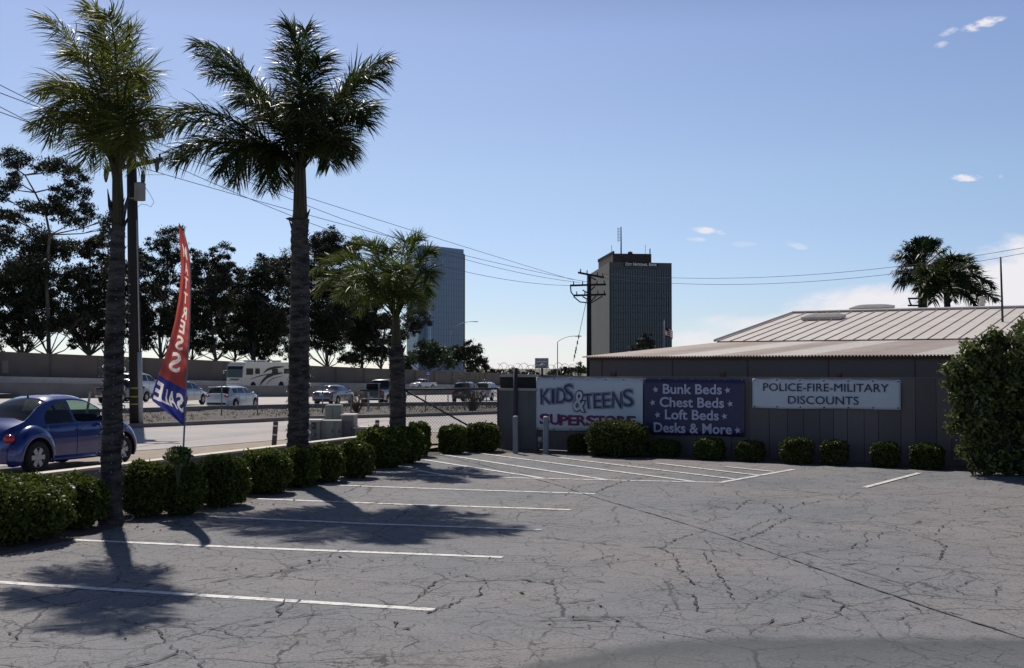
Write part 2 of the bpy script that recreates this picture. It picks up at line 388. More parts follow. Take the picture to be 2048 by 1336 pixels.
# freeway
barp=[(-700,812),(-300,803),(0,797),(250,796),(500,794),(700,793),(850,790),(1000,788),(1300,783)]
bar=[F(*p) for p in barp]
fw=MB(); fe2=[fe[0],fe[1],fe[2],fe[3],fe[5],fe[6],fe[7],fe[8],fe[9]]
fw.sheet(fe2,bar); tag(fw.build('freeway',m_fwy),None,None,kind='structure')
# dark asphalt kerb line and rail at the freeway edge
ek=MB(); ek.grid([[p for p in fe],[p+Vector((0,0,.28)) for p in fe],[p+Vector((-.05,.3,.28)) for p in fe],[p+Vector((-.05,.3,0)) for p in fe]])
tag(ek.build('freeway_kerb',m_dconc),None,None,kind='structure')
# lane lines
m_paint=bpy.data.materials.new('worn_white_paint'); m_paint.use_nodes=True
def paint():
    nt=m_paint.node_tree;N=nt.nodes;L=nt.links;b=N['Principled BSDF']; b.inputs['Roughness'].default_value=.7
    tc=N.new('ShaderNodeTexCoord'); no=N.new('ShaderNodeTexNoise'); no.inputs['Scale'].default_value=9; no.inputs['Detail'].default_value=9; no.inputs['Roughness'].default_value=.72; L.new(tc.outputs['Object'],no.inputs['Vector'])
    cr=N.new('ShaderNodeValToRGB'); cr.color_ramp.elements[0].position=.40; cr.color_ramp.elements[1].position=.50; cr.color_ramp.elements[0].color=(.24,.23,.23,1); cr.color_ramp.elements[1].color=(.70,.69,.66,1)
    L.new(no.outputs[0],cr.inputs[0]); L.new(cr.outputs[0],b.inputs['Base Color'])
paint()
ll=MB()
for (pa,pb) in (((0,806),(1000,797)),((0,817),(1000,804))):
    a=F(*pa); b_=F(*pb); n=24
    for i in range(n):
        p=a.lerp(b_,i/n); q=a.lerp(b_,(i+.35)/n); w=Vector((.0,.09,0)); up=Vector((0,0,.01))
        ll.add([p-w+up,q-w+up,q+w+up,p+w+up],[(0,1,2,3)])
tag(ll.build('lane_markings',m_paint),None,None,kind='structure')
# far carriageway
swp=[(-700,768),(-300,767),(0,766),(450,772),(612,773),(830,776),(1000,779),(1300,784)]
swY=[128,138,150,178,195,222,260,330]
swb=[D(px,py,Y) for (px,py),Y in zip(swp,swY)]
ss=np.linspace(0,1,12)
def resample(P,n):
    Q=[]
    for i in range(n):
        s=i/(n-1)*(len(P)-1); k=min(int(s),len(P)-2); Q.append(P[k].lerp(P[k+1],s-k))
    return Q
fr=MB(); fr.sheet([p+Vector((0,.3,.45)) for p in resample(bar,12)],resample(swb,12)); tag(fr.build('far_carriageway',m_fwy),None,None,kind='structure')
# painted stall lines
def stripe(mb, pts, w=.10, z=.004, jit=0.0, rg=None):
    P=[Vector(p) for p in pts]; n=len(P); L_=[];R_=[]
    for i in range(n):
        t=(P[min(i+1,n-1)]-P[max(i-1,0)]); t.z=0; t.normalize(); nn=Vector((-t.y,t.x,0))
        ww=w*(1 if rg is None else rg.choice((.15,.5,.8,1,1.3,2.1))); 
        q=P[i].copy(); q.z+=z
        if jit and rg and 0<i<n-1: q+=nn*rg.uniform(-jit,jit)
        L_.append(q-nn*ww/2); R_.append(q+nn*ww/2)
    mb.sheet(L_,R_)
lines=[[(-260,1149),(0,1165),(400,1191),(868,1220)],[(145,1080),(500,1096),(1005,1115)],[(410,1033),(760,1049),(1083,1060)],[(515,998),(800,1009),(1142,1020)],[(650,970),(900,979),(1190,988)],
 [(835,950),(1060,957),(1280,962),(1442,965.5)],[(1438,966),(1588,939)],[(795,934),(905,954)],[(848,920),(1086,957)],[(881,909),(1211,960)],[(958,907),(1388,964)],[(1118,916),(1470,959)],[(1312,927),(1522,952)],[(1450,934),(1547,944)],[(1729,976),(1838,947)]]
for k,ln in enumerate(lines):
    s=MB(); pts=[]
    for i in range(len(ln)-1):
        a=U(*ln[i]); b_=U(*ln[i+1]); n=max(2,int((b_-a).length/.8)); pts+=[a.lerp(b_,j/n) for j in range(n)]
    pts.append(U(*ln[-1])); stripe(s,pts,.115 if k<5 else .11, .004+.0006*k)
    o=s.build('parking_lines',m_paint); o['kind']='structure'
# long traced cracks and the utility trench patch
m_crack=mat('crack_fill',(.028,.028,.03),(.06,.058,.058),20,.95)
m_patch=asphalt_mat('trench_asphalt',(.185,.182,.188),(.24,.23,.225),False)
tr=[(880,909,5),(960,927,6),(1040,947,8),(1110,965,11),(1200,993,15),(1310,1023,20),(1430,1057,26),(1560,1100,32),(1700,1148,38),(1850,1198,44),(2100,1275,54)]
TA=[];TB=[]
for x,y,w in tr:
    w*=.58
    TA.append(U(x-w*.25,y+w*.5,.004)); TB.append(U(x+w*.25,y-w*.5,.004))
tp=MB(); tp.sheet(TA,TB); tag(tp.build('trench_patch',m_lot),None,None,kind='structure')
rg=random.Random(11); ck=MB()
def crack(px, w=.016, dens=.07, jit=.03, z=.0095):
    pts=[]
    for i in range(len(px)-1):
        a=U(*px[i]); b_=U(*px[i+1]); n=max(2,int((b_-a).length/dens)); pts+=[a.lerp(b_,j/n) for j in range(n)]
    pts.append(U(*px[-1])); stripe(ck,pts,w,z,jit,rg)
for S,ww in((TA,.010),(TB,.008)):
    pts=[]
    for i in range(len(S)-1):
        n=max(2,int((S[i+1]-S[i]).length/.15)); pts+=[S[i].lerp(S[i+1],j/n) for j in range(n)]
    pts=[Vector((p.x,p.y,0)) for p in pts]; stripe(ck,pts,ww,.0095,.012,rg)
CR=[[(235,1240),(290,1252),(400,1256),(450,1262),(520,1248),(570,1238),(610,1232),(680,1226)],[(290,1252),(310,1262),(330,1285),(355,1305),(375,1303),(400,1318),(405,1336)],[(250,1336),(310,1325),(355,1308)],[(450,1262),(480,1275),(497,1288),(440,1296),(385,1300)],
 [(600,1200),(570,1222),(556,1234)],[(570,1200),(556,1212),(560,1232)],[(20,1266),(50,1283),(105,1286),(140,1295),(170,1292)],
 [(850,1228),(900,1210),(930,1197),(958,1192)],[(958,1192),(968,1175),(965,1160),(930,1150),(880,1160),(850,1180),(835,1195)],[(855,1228),(880,1222),(905,1208)],[(790,1262),(812,1258),(830,1250)],[(795,1245),(790,1255),(820,1260)],
 [(1070,1072),(1160,1085),(1250,1092),(1320,1096),(1370,1097),(1450,1103),(1490,1113)],[(1383,1068),(1350,1082),(1322,1097),(1345,1110),(1350,1122)],[(1350,1122),(1365,1150),(1388,1170)],[(1410,1105),(1420,1128),(1438,1150),(1460,1185),(1478,1215)],[(1388,1190),(1396,1223),(1416,1224)],
 [(1300,1174),(1355,1172),(1383,1163)],[(1410,1265),(1460,1250),(1530,1253),(1580,1248),(1620,1235),(1660,1236)],[(1500,1268),(1520,1256),(1545,1240)],
 [(1300,1010),(1400,1011),(1470,1020),(1500,1000),(1545,1010),(1560,1025)],[(1560,1008),(1565,1020),(1556,1025),(1600,1036),(1660,1042),(1740,1048),(1790,1053),(1820,1062)],[(1460,1071),(1490,1064),(1510,1050),(1545,1038),(1570,1034)],[(1480,1080),(1520,1068),(1560,1045),(1580,1036)],
 [(1720,985),(1690,1000),(1640,1003),(1600,1010),(1580,1018)],[(1610,1106),(1700,1098),(1720,1085),(1757,1076),(1760,1068),(1800,1062)],[(1830,1070),(1862,1078),(1888,1092),(1885,1108),(1880,1120)],[(1868,1070),(1890,1050),(1910,1040),(1960,1036)],[(1960,1028),(1975,1020),(2048,1012)],[(1870,1079),(1960,1080),(2035,1073)],
 [(1640,1127),(1730,1129),(1830,1133),(1960,1147),(2048,1152)],[(1950,1157),(1930,1170),(1910,1178),(1930,1190),(1985,1192),(2005,1172)],[(1575,1190),(1650,1196),(1685,1210),(1672,1225),(1700,1240)],[(1600,1188),(1660,1183),(1650,1195)],[(1820,1210),(1845,1228),(1900,1225),(1925,1232)],[(1790,1240),(1820,1232),(1850,1230)],[(2000,1246),(2048,1262)],
 [(1190,985),(1240,965),(1290,955),(1330,948)],[(1130,992),(1150,975),(1200,965),(1240,955),(1290,948)],[(690,985),(730,968),(765,960)],[(1500,1200),(1530,1190),(1545,1178)],[(700,1013),(760,1006),(800,1012)],[(1040,1160),(1100,1168),(1150,1160),(1210,1166)],
 [(1060,1200),(1130,1208),(1190,1200)],[(1080,1243),(1160,1240),(1230,1244)],[(1180,1122),(1230,1110),(1300,1113)],[(650,1130),(600,1140),(540,1152),(480,1158)],[(100,1100),(170,1112),(260,1118)],[(420,1165),(540,1148),(640,1120),(690,1098)]]
for c in CR: crack(c, rg.uniform(.009,.016))
o=ck.build('pavement_cracks',m_crack); o['kind']='structure'
# ================================================================== WALLS, BANNERS, BUILDINGS
m_fencew=mat('weathered_fence',(.120,.104,.106),(.185,.158,.152),1.6,.85,.35,stretch=(1,1,.12),detail=7,island=True,lo=.15,hi=.95)
m_block=mat('grey_block',(.12,.118,.12),(.17,.165,.165),1.2,.9,.4)
m_cap=mat('cream_cap',(.62,.55,.44),(.72,.65,.53),3,.8,.2)
m_lowwall=mat('low_wall_face',(.17,.14,.125),(.24,.20,.18),2,.9,.4)
m_steel=mat('galvanized',(.22,.23,.24),(.32,.33,.34),5,.5,0,.6)
m_darksteel=mat('dark_pipe',(.035,.035,.04),(.07,.065,.06),5,.6,0,.3)
m_black=mat('black_matt',(.012,.012,.013),(.02,.02,.02),5,.8)
m_wood=mat('pole_wood',(.014,.011,.010),(.036,.028,.024),3,.9,.5,stretch=(1,1,.1))
m_brownpost=mat('brown_post',(.07,.045,.035),(.11,.07,.05),4,.9,.3)
m_galvroof=mat('galv_sheet',(.46,.43,.40),(.55,.52,.48),1.1,.55,.1,.15,spec=.3)
m_tanroof=mat('tan_sheet',(.50,.43,.37),(.58,.50,.44),1.3,.6,.1)
m_whiteroof=mat('pale_sheet',(.50,.46,.42),(.62,.57,.52),1.1,.6,.1)
# low wall beside the planter
e=empty('low_wall',LW0,0,'long low retaining wall with cream cap between hedges and street','low wall'); e['_o']=0
def rel(mb,name,mt,par,**k): return mb.build(name,mt,par,off=tuple(par.location),**k)
w=MB(); T0,T1=-14,12.9
w.grid([[lw(T0,.1,-.1),lw(T1,.1,-.1)],[lw(T0,.1,.47),lw(T1,.1,.47)],[lw(T0,-.1,.47),lw(T1,-.1,.47)],[lw(T0,-.1,-.1),lw(T1,-.1,-.1)]])
rel(w,'wall_face',m_lowwall,e)
w=MB(); w.grid([[lw(T0,.12,.468),lw(T1,.12,.468)],[lw(T0,.12,.505),lw(T1,.12,.505)],[lw(T0,-.12,.505),lw(T1,-.12,.505)],[lw(T0,-.12,.468),lw(T1,-.12,.468)],[lw(T0,.12,.468),lw(T1,.12,.468)]])
rel(w,'cap',m_cap,e)
# ---- gate
GP=lw(12.95,.0,0); GE=wpnt(wu(999,.1),.1)
gd=(GE-GP); gL=gd.length; ga=math.atan2(gd.y,gd.x)
g=empty('chain_link_gate',GP,ga,'chain link gate with diagonal brace beside the grey block wall','gate')
zt=D(820,779,GP.y).z; zb=.16
f=MB()
f.tube([(0.06,0,zb),(0.06,0,zt),(gL-.05,0,zt),(gL-.05,0,zb),(0.06,0,zb)],.028,8); rel_=f.build('gate_frame',m_darksteel,g,True)
f=MB(); f.tube([(.08,.0,zt-.03),(gL-.07,.0,zb+.02)],.022,8); f.build('brace',m_darksteel,g,True)
f=MB(); sp_=.078
def mesh_wires(f,x0,x1,z0,z1,y=.0,step=.078,r=.0032):
    H=z1-z0; n=int((x1-x0+H)/step)+1
    for i in range(n):
        for sgn in (1,-1):
            if sgn>0: a=(x0-H+i*step,z0); b_=(a[0]+H,z1)
            else: a=(x0+i*step,z0); b_=(a[0]-H,z1)
            # clip to x0..x1
            (ax,az),(bx,bz)=a,b_
            pts=[]
            lo,hi=0.0,1.0; dx=bx-ax
            t0=(x0-ax)/dx; t1=(x1-ax)/dx
            if t0>t1: t0,t1=t1,t0
            lo=max(lo,t0); hi=min(hi,t1)
            if hi-lo<.01: continue
            p=(ax+dx*lo,y+sgn*.004,az+(bz-az)*lo); q=(ax+dx*hi,y+sgn*.004,az+(bz-az)*hi)
            f.tube([p,q],r,3,False)
mesh_wires(f,.08,gL-.07,zb+.02,zt-.02); f.build('chain_link',m_darksteel,g)
gp=empty('gate_post',GP+Vector((0,0,0)),0,'thick dark steel gate post behind the third palm','post')
f=MB(); zpt=D(815,742,GP.y).z; f.tube([(0,0,0),(0,0,zpt)],.062,10); f.build('post',m_darksteel,gp,True)
f=MB(); f.lathe([(0,zpt+.03),(.05,zpt+.02),(.07,zpt-.01),(.07,zpt-.03)],(0,0,0)); f.build('post_cap',m_darksteel,gp,True)
# ---- grey block wall behind banner one
b0=wu(1000); b1=wu(1076)
bw=empty('block_wall',wpnt(b0),WA,'grey block wall with pale ledge at the gate end of the yard','wall')
zt1=wz(1030,781); ztop=wz(1030,754)
f=MB(); f.box(((b1-b0)/2,.0,zt1/2),(b1-b0,.16,zt1)); f.build('wall_face',m_block,bw)
f=MB(); f.box(((b1-b0)/2,-.01,zt1+.03),(b1-b0+.03,.24,.06)); f.build('ledge',m_conc,bw)
f=MB(); f.box(((b1-b0)/2,.04,(zt1+.06+ztop)/2),(b1-b0,.05,ztop-zt1-.06)); f.build('dark_panel',m_black,bw)
f=MB(); f.box(((b1-b0)/2,.04,ztop+.03),(b1-b0+.02,.1,.06)); f.build('top_rail',m_conc,bw)
cf=empty('chain_link_fence',wpnt(b0,.16),WA,'dark chain link panel with razor wire standing against the grey block wall','fence')
f=MB(); mesh_wires(f,.38,b1-b0-.2,.62,zt1-.02); f.build('chain_link',m_steel,cf)
f=MB(); xp=wu(1031,.16)-b0
f.tube([(xp,0,0),(xp,0,wz(1031,736))],.055,10); f.build('fence_post',m_darksteel,cf,True)
f=MB(); pts=[]
zc=wz(1050,738)
for i in range(260):
    a=i/22*2*math.pi; pts.append((.02+i*.0088, .0+.17*math.sin(a), zc+.0+.13*math.cos(a)+.03*math.sin(i*.1)))
f.tube(pts,.0055,4); f.build('razor_wire',m_steel,cf)
# surveillance sign
m_signface=mat('sign_face',(.66,.62,.66),(.72,.68,.72),4,.6); m_ink=mat('sign_ink',(.03,.03,.06),None,4,.6)
sx0=wu(1070,-.12); sx1=wu(1097,-.12); sw=sx1-sx0; z0=wz(1083,737,-.12); z1=wz(1083,716,-.12)
s_=empty('warning_sign',wpnt((sx0+sx1)/2,-.12),WA,'small grey video surveillance sign on a post above the razor wire','sign')
f=MB(); f.bbox((0,0,(z0+z1)/2),(sw,.012,z1-z0),.004); f.build('sign_board',m_signface,s_)
f=MB(); f.tube([(0,.02,.6),(0,.02,z0+.05)],.028,8); f.build('sign_post',m_darksteel,s_,True)
hh=(z1-z0)
fr_=MB()
for (x,z,a,b_) in ((0,z0+.012,sw-.02,.007),(0,z1-.012,sw-.02,.007),(-sw/2+.012,(z0+z1)/2,.007,hh-.02),(sw/2-.012,(z0+z1)/2,.007,hh-.02)): fr_.box((x,-.0085,z),(a,.004,b_))
fr_.build('sign_border',m_ink,s_)
for i,(tx,q) in enumerate((("24 HOUR",.74),("SURVEILLANCE",.43),("IN PROGRESS",.12))):
    x0_,x1_,_,_2=text_width(tx,1.0); size=min(.30*hh*.95, .84*sw/(x1_-x0_)); sxx=.84*sw/((x1_-x0_)*hh*.3)
    text_obj('sign_text',tx,hh*.29,m_ink,s_,-.42*sw,z0+q*hh-.01,y=-.009,bold=.0005,sx=.84*sw/((x1_-x0_)*hh*.29))
# ---- yard fence
f0=wu(1077); f1=26.0
yf=empty('yard_fence',wpnt(f0),WA,'long weathered board fence behind the clipped bushes and banners','fence')
ztf=1.822
f=MB(); x=0; rf=random.Random(5)
while x<f1-f0:
    wdt=rf.choice((.36,.42,.47,.3)); f.box((x+wdt/2,.0+rf.uniform(-.006,.006),ztf/2+.01),(wdt-.012,.03,ztf-.02+rf.uniform(-.01,.005))); x+=wdt
f.build('boards',m_fencew,yf)
f=MB(); f.box(((f1-f0)/2,.025,ztf-.01),(f1-f0,.07,.045)); f.box(((f1-f0)/2,.05,.7),(f1-f0,.05,.08)); f.build('rail',m_fencew,yf)
for px in (1227,1445,1677,1930):
    u_=wu(px,-.12)-f0; f=MB(); f.box((u_,.12,.975),(.12,.12,1.95)); f.build('fence_post',m_brownpost,yf)
# ---- banners
m_ban_white=mat('white_vinyl',(.56,.62,.68),(.62,.67,.72),1.2,.45,.9,transl=.0,bscale=2.6)
m_ban_navy=mat('navy_vinyl',(.032,.030,.085),(.042,.04,.105),1.5,.4,.9,bscale=2.6)
m_navy=mat('navy_ink',(.008,.012,.045),None,3,.5); m_blue=mat('blue_ink',(.022,.04,.14),None,3,.5)
m_magenta=mat('magenta_ink',(.22,.014,.09),(.19,.012,.08),3,.5); m_lav=mat('lavender_ink',(.50,.50,.66),(.56,.55,.70),3,.5); m_wht=mat('white_ink',(.60,.65,.70),None,3,.5)
m_royal=mat('royal_ink',(.08,.12,.42),None,3,.5); m_shadow=mat('grey_blue_ink',(.25,.30,.42),None,3,.5)
m_grom=mat('grommet',(.06,.06,.065),None,3,.4,metal=.6)
def banner(label,name,px0,px1,ytl,ytr,ybl,ybr,mt,off,groms):
    u0=wu(px0,off); u1=wu(px1,off); W=u1-u0
    zl0=wz(px0,ybl,off); zl1=wz(px0,ytl,off); zr0=wz(px1,ybr,off); zr1=wz(px1,ytr,off)
    e=empty(name,wpnt(u0,off),WA,label,'banner','vinyl banners on the yard fence')
    NX,NZ=48,10; rows=[]; rb=random.Random(len(label))
    ph=rb.uniform(0,6)
    for j in range(NZ+1):
        t=j/NZ; row=[]
        for i in range(NX+1):
            s=i/NX; zb_=zl0+(zr0-zl0)*s; zt_=zl1+(zr1-zl1)*s
            sag=-.012*abs(math.sin(s*math.pi*groms))*(t) ; bow=.010*math.sin(s*math.pi*groms+ph)*t+.006*math.sin(s*23+ph)*(1-t)
            row.append((s*W,bow,zb_+(zt_-zb_)*t+sag+(.008*math.sin(s*math.pi*3+ph)*(1-t))))
        rows.append(row)
    b=MB(); b.grid(rows); o=b.build('vinyl_sheet',mt,e,True)
    sol=o.modifiers.new('t','SOLIDIFY'); sol.thickness=.004; sol.offset=-1
    for j,(za,zb2,t) in enumerate(((zl1,zr1,.975),(zl0,zr0,.03))):
        for i in range(groms+1):
            g_=MB(); s=.015+.97*i/groms; z=(za+(zb2-za)*s)+(-.03 if t>.5 else .03)
            g_.lathe([(0,-.016),(.014,-.016),(.017,-.010),(.017,.0)],(s*W,-.006,z),'Y',10)
            g_.build('grommet',m_grom,e)
    return e,W,(zl0,zl1,zr0,zr1)
B1,W1,Z1=banner('white banner reading kids and teens superstore, left of the dark blue banner','vinyl_banner',1072,1285,754,757,860,863,m_ban_white,.10,6)
B2,W2,Z2=banner('dark blue banner listing bunk beds, chest beds and loft beds','vinyl_banner',1287,1488,757,759,868,873,m_ban_navy,.10,6)
B3,W3,Z3=banner('pale blue police fire military discounts banner, rightmost on the fence','vinyl_banner',1504,1800,757,760,816,819,m_ban_white,.08,6)
def fit_letter(ch,par,x,z,h,wd,rot,layers,name='letter'):
    """layers: [(bold, material, y)] - letter scaled to box wd x h with its foot at x,z"""
    a=text_width(ch,1.0); hh_=(a[3]-a[2]); ww=(a[1]-a[0]); size=h/hh_; sx=wd/(ww*size)
    for bo,mt,y in layers:
        o=text_obj(name,ch,size,mt,par,0,0,y=0,bold=bo,ext=.0015,sx=sx)
        c=math.cos(rot); s=math.sin(rot)
        for v in o.data.vertices:
            lx=v.co.x-a[0]*size*sx; lz=v.co.z-a[2]*size
            v.co=(x+lx*c-lz*s, y+v.co.y, z+lx*s+lz*c)
# banner one lettering; positions as fractions read off the banner (0..1, from left / from bottom)
def bz(Z,s,t): return (Z[0]+(Z[2]-Z[0])*s)+((Z[1]+(Z[3]-Z[1])*s)-(Z[0]+(Z[2]-Z[0])*s))*t
H1=Z1[1]-Z1[0]
lay=[(.021,m_navy,-.026),(.012,m_wht,-.030),(.002,m_blue,-.034)]
for ch,s,t,h,wd,rot in (('K',.055,.49,.28,.095,3),('I',.158,.505,.27,.030,0),('D',.205,.515,.28,.082,-4),('S',.285,.535,.33,.085,4)):
    fit_letter(ch,B1,s*W1,bz(Z1,s,t),h*H1,wd*W1,R(rot),lay)
fit_letter('&',B1,.365*W1,bz(Z1,.365,.385),.36*H1,.105*W1,R(-6),[(.034,m_navy,-.038),(.008,m_wht,-.042)])
for ch,s,t,h,wd,rot in (('T',.468,.415,.265,.088,6),('E',.560,.425,.27,.072,2),('E',.645,.435,.27,.070,4),('N',.728,.445,.285,.085,-2),('S',.835,.46,.31,.090,5)):
    fit_letter(ch,B1,s*W1,bz(Z1,s,t),h*H1,wd*W1,R(rot),lay)
for i,(ch,s,t,h,wd) in enumerate((('S',.045,.115,.19,.085),('U',.145,.11,.19,.085),('P',.235,.105,.175,.075),('E',.320,.105,.175,.07),('R',.40,.105,.175,.08),('S',.49,.10,.18,.08),('T',.575,.10,.175,.08),('O',.66,.10,.18,.10),('R',.775,.10,.175,.08),('E',.865,.10,.175,.07))):
    fit_letter(ch,B1,s*W1,bz(Z1,s,t),h*H1,wd*W1,0,[(.010,m_navy,-.022),(.003,m_magenta,-.026)])
# banner two
def star(par,x,z,r,mt,y,rot=0):
    f=MB(); pts=[]
    for k in range(10):
        a=R(90+36*k)+rot; rr_=r if k%2==0 else r*.42; pts.append((x+rr_*math.cos(a),z+rr_*math.sin(a)))
    f.slab(pts,y-.001,y+.001); f.build('star',mt,par)
rows2=(("Bunk Beds",.195,.775,.69,.845),("Chest Beds",.165,.80,.455,.61),("Loft Beds",.215,.745,.235,.39),("Desks & More",.10,.87,.0,.155))
H2=Z2[1]-Z2[0]
for tx,s0,s1,t0,t1 in rows2:
    a=text_width(tx,1.0,.0); size=(.178*H2)/(.73); sx=(s1-s0)*W2/((a[1]-a[0])*size)
    zz=bz(Z2,s0,t0+.045+.0)
    text_obj('letter_row',tx,size,m_lav,B2,s0*W2,zz,y=-.024,bold=.007,sx=sx)
    for sx_ in (s0-.068,s1+.068): star(B2,sx_*W2,zz+.068*H2,.062*H2,m_lav,-.024,.2)
# banner three
for tx,s0,s1,t0 in (("POLICE-FIRE-MILITARY",.075,.92,.585),("DISCOUNTS",.248,.725,.16)):
    a=text_width(tx,1.0); H3=Z3[1]-Z3[0]; size=.275*H3/.73; sx=(s1-s0)*W3/((a[1]-a[0])*size)
    o=text_obj('letter_row',tx,size,m_navy,B3,s0*W3,bz(Z3,s0,t0),y=-.026,bold=0,sx=sx)
for (s,t,r) in ((.03,.86,.13),(.11,.93,.10),(.20,.96,.08),(.35,.93,.11)): star(B3,s*W3,bz(Z3,s,t-.04),r*(Z3[1]-Z3[0])*.8,mat('faded_star',(.66,.70,.74),None,3,.5),-.020,.3)
# ---- bollards and meter
m_boll=mat('bollard_paint',(.20,.21,.24),(.27,.28,.31),4,.7,.2); m_bollt=mat('bollard_top',(.55,.52,.48),None,4,.7)
for px,pyb,pyt,rad,lb in ((1031,907,833,.062,'grey concrete filled bollard at the block wall, nearer the gate'),(1092,908,834,.068,'grey bollard in front of the superstore banner')):
    p=U(px,pyb); h=D(px,pyt,p.y).z
    e=empty('bollard',p,0,lb,'bollard','grey bollards by the block wall')
    f=MB(); f.lathe([(rad,0),(rad,h-.02),(rad*.9,h-.004)],(0,0,0),n=20); f.build('tube',m_boll,e,True)
    f=MB(); f.lathe([(rad*.92,h-.006),(rad*.7,h+.012),(0,h+.02)],(0,0,0),n=20); f.build('rounded_top',m_bollt,e,True)
p=wpnt(wu(1082,.25),.25)
e=empty('gas_meter',p,WA,'small gas meter and pipes low on the block wall between the bollards','meter')
f=MB(); f.bbox((0,0,.27),(.17,.12,.15),.02); f.build('meter_box',mat('meter_grey',(.25,.25,.26),None,4,.6),e)
f=MB(); f.lathe([(0,-.065),(.045,-.065),(.045,-.05)],(0,-.005,.3),'Y',16); f.build('dial',m_bollt,e)
f=MB(); f.tube([(-.06,0,0),(-.06,0,.22)],.018,8); f.tube([(.06,0,.34),(.06,0,.45),(.06,.15,.47),(.06,.15,0)],.018,8); f.build('pipe',m_steel,e,True)
# ---- low corrugated building
def bp(e_,d,z): # along wall, depth behind, height
    return P1+Wd*e_-Wn*d+Vector((0,0,z))
c0=wu(1180,-1.0)
E0=bp(c0,1.0,0); zE=D(1180,713,E0.y).z
lb=empty('low_building',E0,WA,'low building with corrugated iron roof behind the board fence','building')
Lb=30.0; dep=9.3; zB=D(1440,685,38.1).z
def roof_z(d): return zE+(zB-zE)*(d/dep)
# corrugated sheets with per-sheet colour: three sheets kinds
x=-.12; k=0; rr_=random.Random(2); kinds=[mat('tan_corrugated',(.56,.46,.39),(.66,.56,.48),1.3,.6,.1),mat('pale_corrugated',(.74,.68,.60),(.82,.77,.69),1.1,.6,.1),m_galvroof]
seq=[0,0,1,0,1,0,0,1,0,1,2,1,0,0,1,0,1,1,0,2,1,0,1,0,0,1]
parts={0:MB(),1:MB(),2:MB()}
while x<Lb:
    wd_=1.15; n=int(wd_/.0125)
    rows=[]
    for (d,dz) in ((-.22,0),(2.2,0),(4.6,0),(7,0),(dep+.02,0)):
        rows.append([(x+i*wd_/n, d, roof_z(d)+.018*math.sin((x+i*wd_/n)/.0762*2*math.pi)+.001*(k%2)) for i in range(n+1)])
    parts[seq[k%len(seq)]].grid(rows); x+=wd_; k+=1
for kk,nm in ((0,'roof_sheet'),(1,'roof_sheet'),(2,'roof_sheet')): 
    o=parts[kk].build(nm,kinds[kk],lb,True)
f=MB(); f.box((Lb/2,.0,zE/2-.03),(Lb,.06,zE-.06)); f.box((.03,dep/2,zE/2-.02),(.06,dep,zE-.04))
# siding joints
f.build('wall',m_fencew,lb)
f=MB()
for i in range(16): f.box((.35+i*1.9,-.036,zE/2-.03),(.02,.008,zE-.08))
f.build('wall_batten',m_brownpost,lb)
f=MB(); f.box((Lb/2,-.09,zE-.055),(Lb,.05,.07)); f.build('fascia',m_brownpost,lb)
# ---- tall metal roof building behind
R0=bp(c0,1.0+dep,0); z2=D(1437,681,38.1).z
rb_=empty('warehouse',R0,WA,'large warehouse with ribbed pale metal roof and two skylights','building')
L2=34.0; d2=7.9; zr=D(1590,626,44.8).z
f=MB(); f.box((L2/2,.12,z2/2-.1),(L2,.1,z2-.2)); f.box((L2/2+.05,d2,z2/2-.1),(L2-.1,.1,z2-.2)); f.build('wall',m_fencew,rb_)
f=MB(); f.box((L2/2-.1,-.12,z2-.10),(L2,.12,.16)); f.build('gutter',mat('gutter_brown',(.10,.085,.08),(.16,.14,.13),3,.6),rb_)
f=MB()
def rz2(d): return z2+(zr-z2)*(d/d2)
f.grid([[(-.15,-.2,rz2(-.2)),(L2,-.2,rz2(-.2))],[(-.15,d2,rz2(d2)),(L2,d2,rz2(d2))]])
f.grid([[(-.15,d2,rz2(d2)),(L2,d2,rz2(d2))],[(-.15,2*d2,z2),(L2,2*d2,z2)]])
f.build('roof',m_whiteroof,rb_)
f=MB(); i=0; x=-.1
sl_=(zr-z2)/d2
while x<L2:
    f.add([(x,-.22,rz2(-.22)+.003),(x+.022,-.22,rz2(-.22)+.003),(x+.022,-.22,rz2(-.22)+.028),(x,-.22,rz2(-.22)+.028),(x,d2,zr+.003),(x+.022,d2,zr+.003),(x+.022,d2,zr+.028),(x,d2,zr+.028)],[(0,1,2,3),(0,3,7,4),(1,5,6,2),(3,2,6,7),(4,7,6,5)]); x+=.43
f.build('roof_ribs',m_tanroof,rb_)
f=MB(); f.tube([(-.18,-.2,rz2(-.2)+.03),(-.18,d2,zr+.03)],.045,4); f.tube([(-.18,d2,zr+.05),(L2,d2,zr+.05)],.05,6); f.build('ridge_flashing',m_galvroof,rb_)
f=MB(); f.add([(-.1,0,z2-.1),(-.1,d2,zr-.06),(-.1,2*d2,z2-.1),(-.1,2*d2,0),(-.1,0,0)],[(0,1,2,3,4)]); f.build('gable',m_fencew,rb_)
m_sky=mat('skylight_dome',(.30,.27,.24),(.38,.35,.31),3,.25,.0)
def local2(px,py):   # hit roof plane of the warehouse
    r=ray(px,py); o=Vector((0,0,CAM_H))
    # local coords
    T=Matrix.Translation(R0)@Matrix.Rotation(WA,4,'Z'); Ti=T.inverted(); a=Ti@o; b_=Ti.to_3x3()@r
    t=(z2+sl_*a.y-a.z)/(b_.z-sl_*b_.y); return a+b_*t
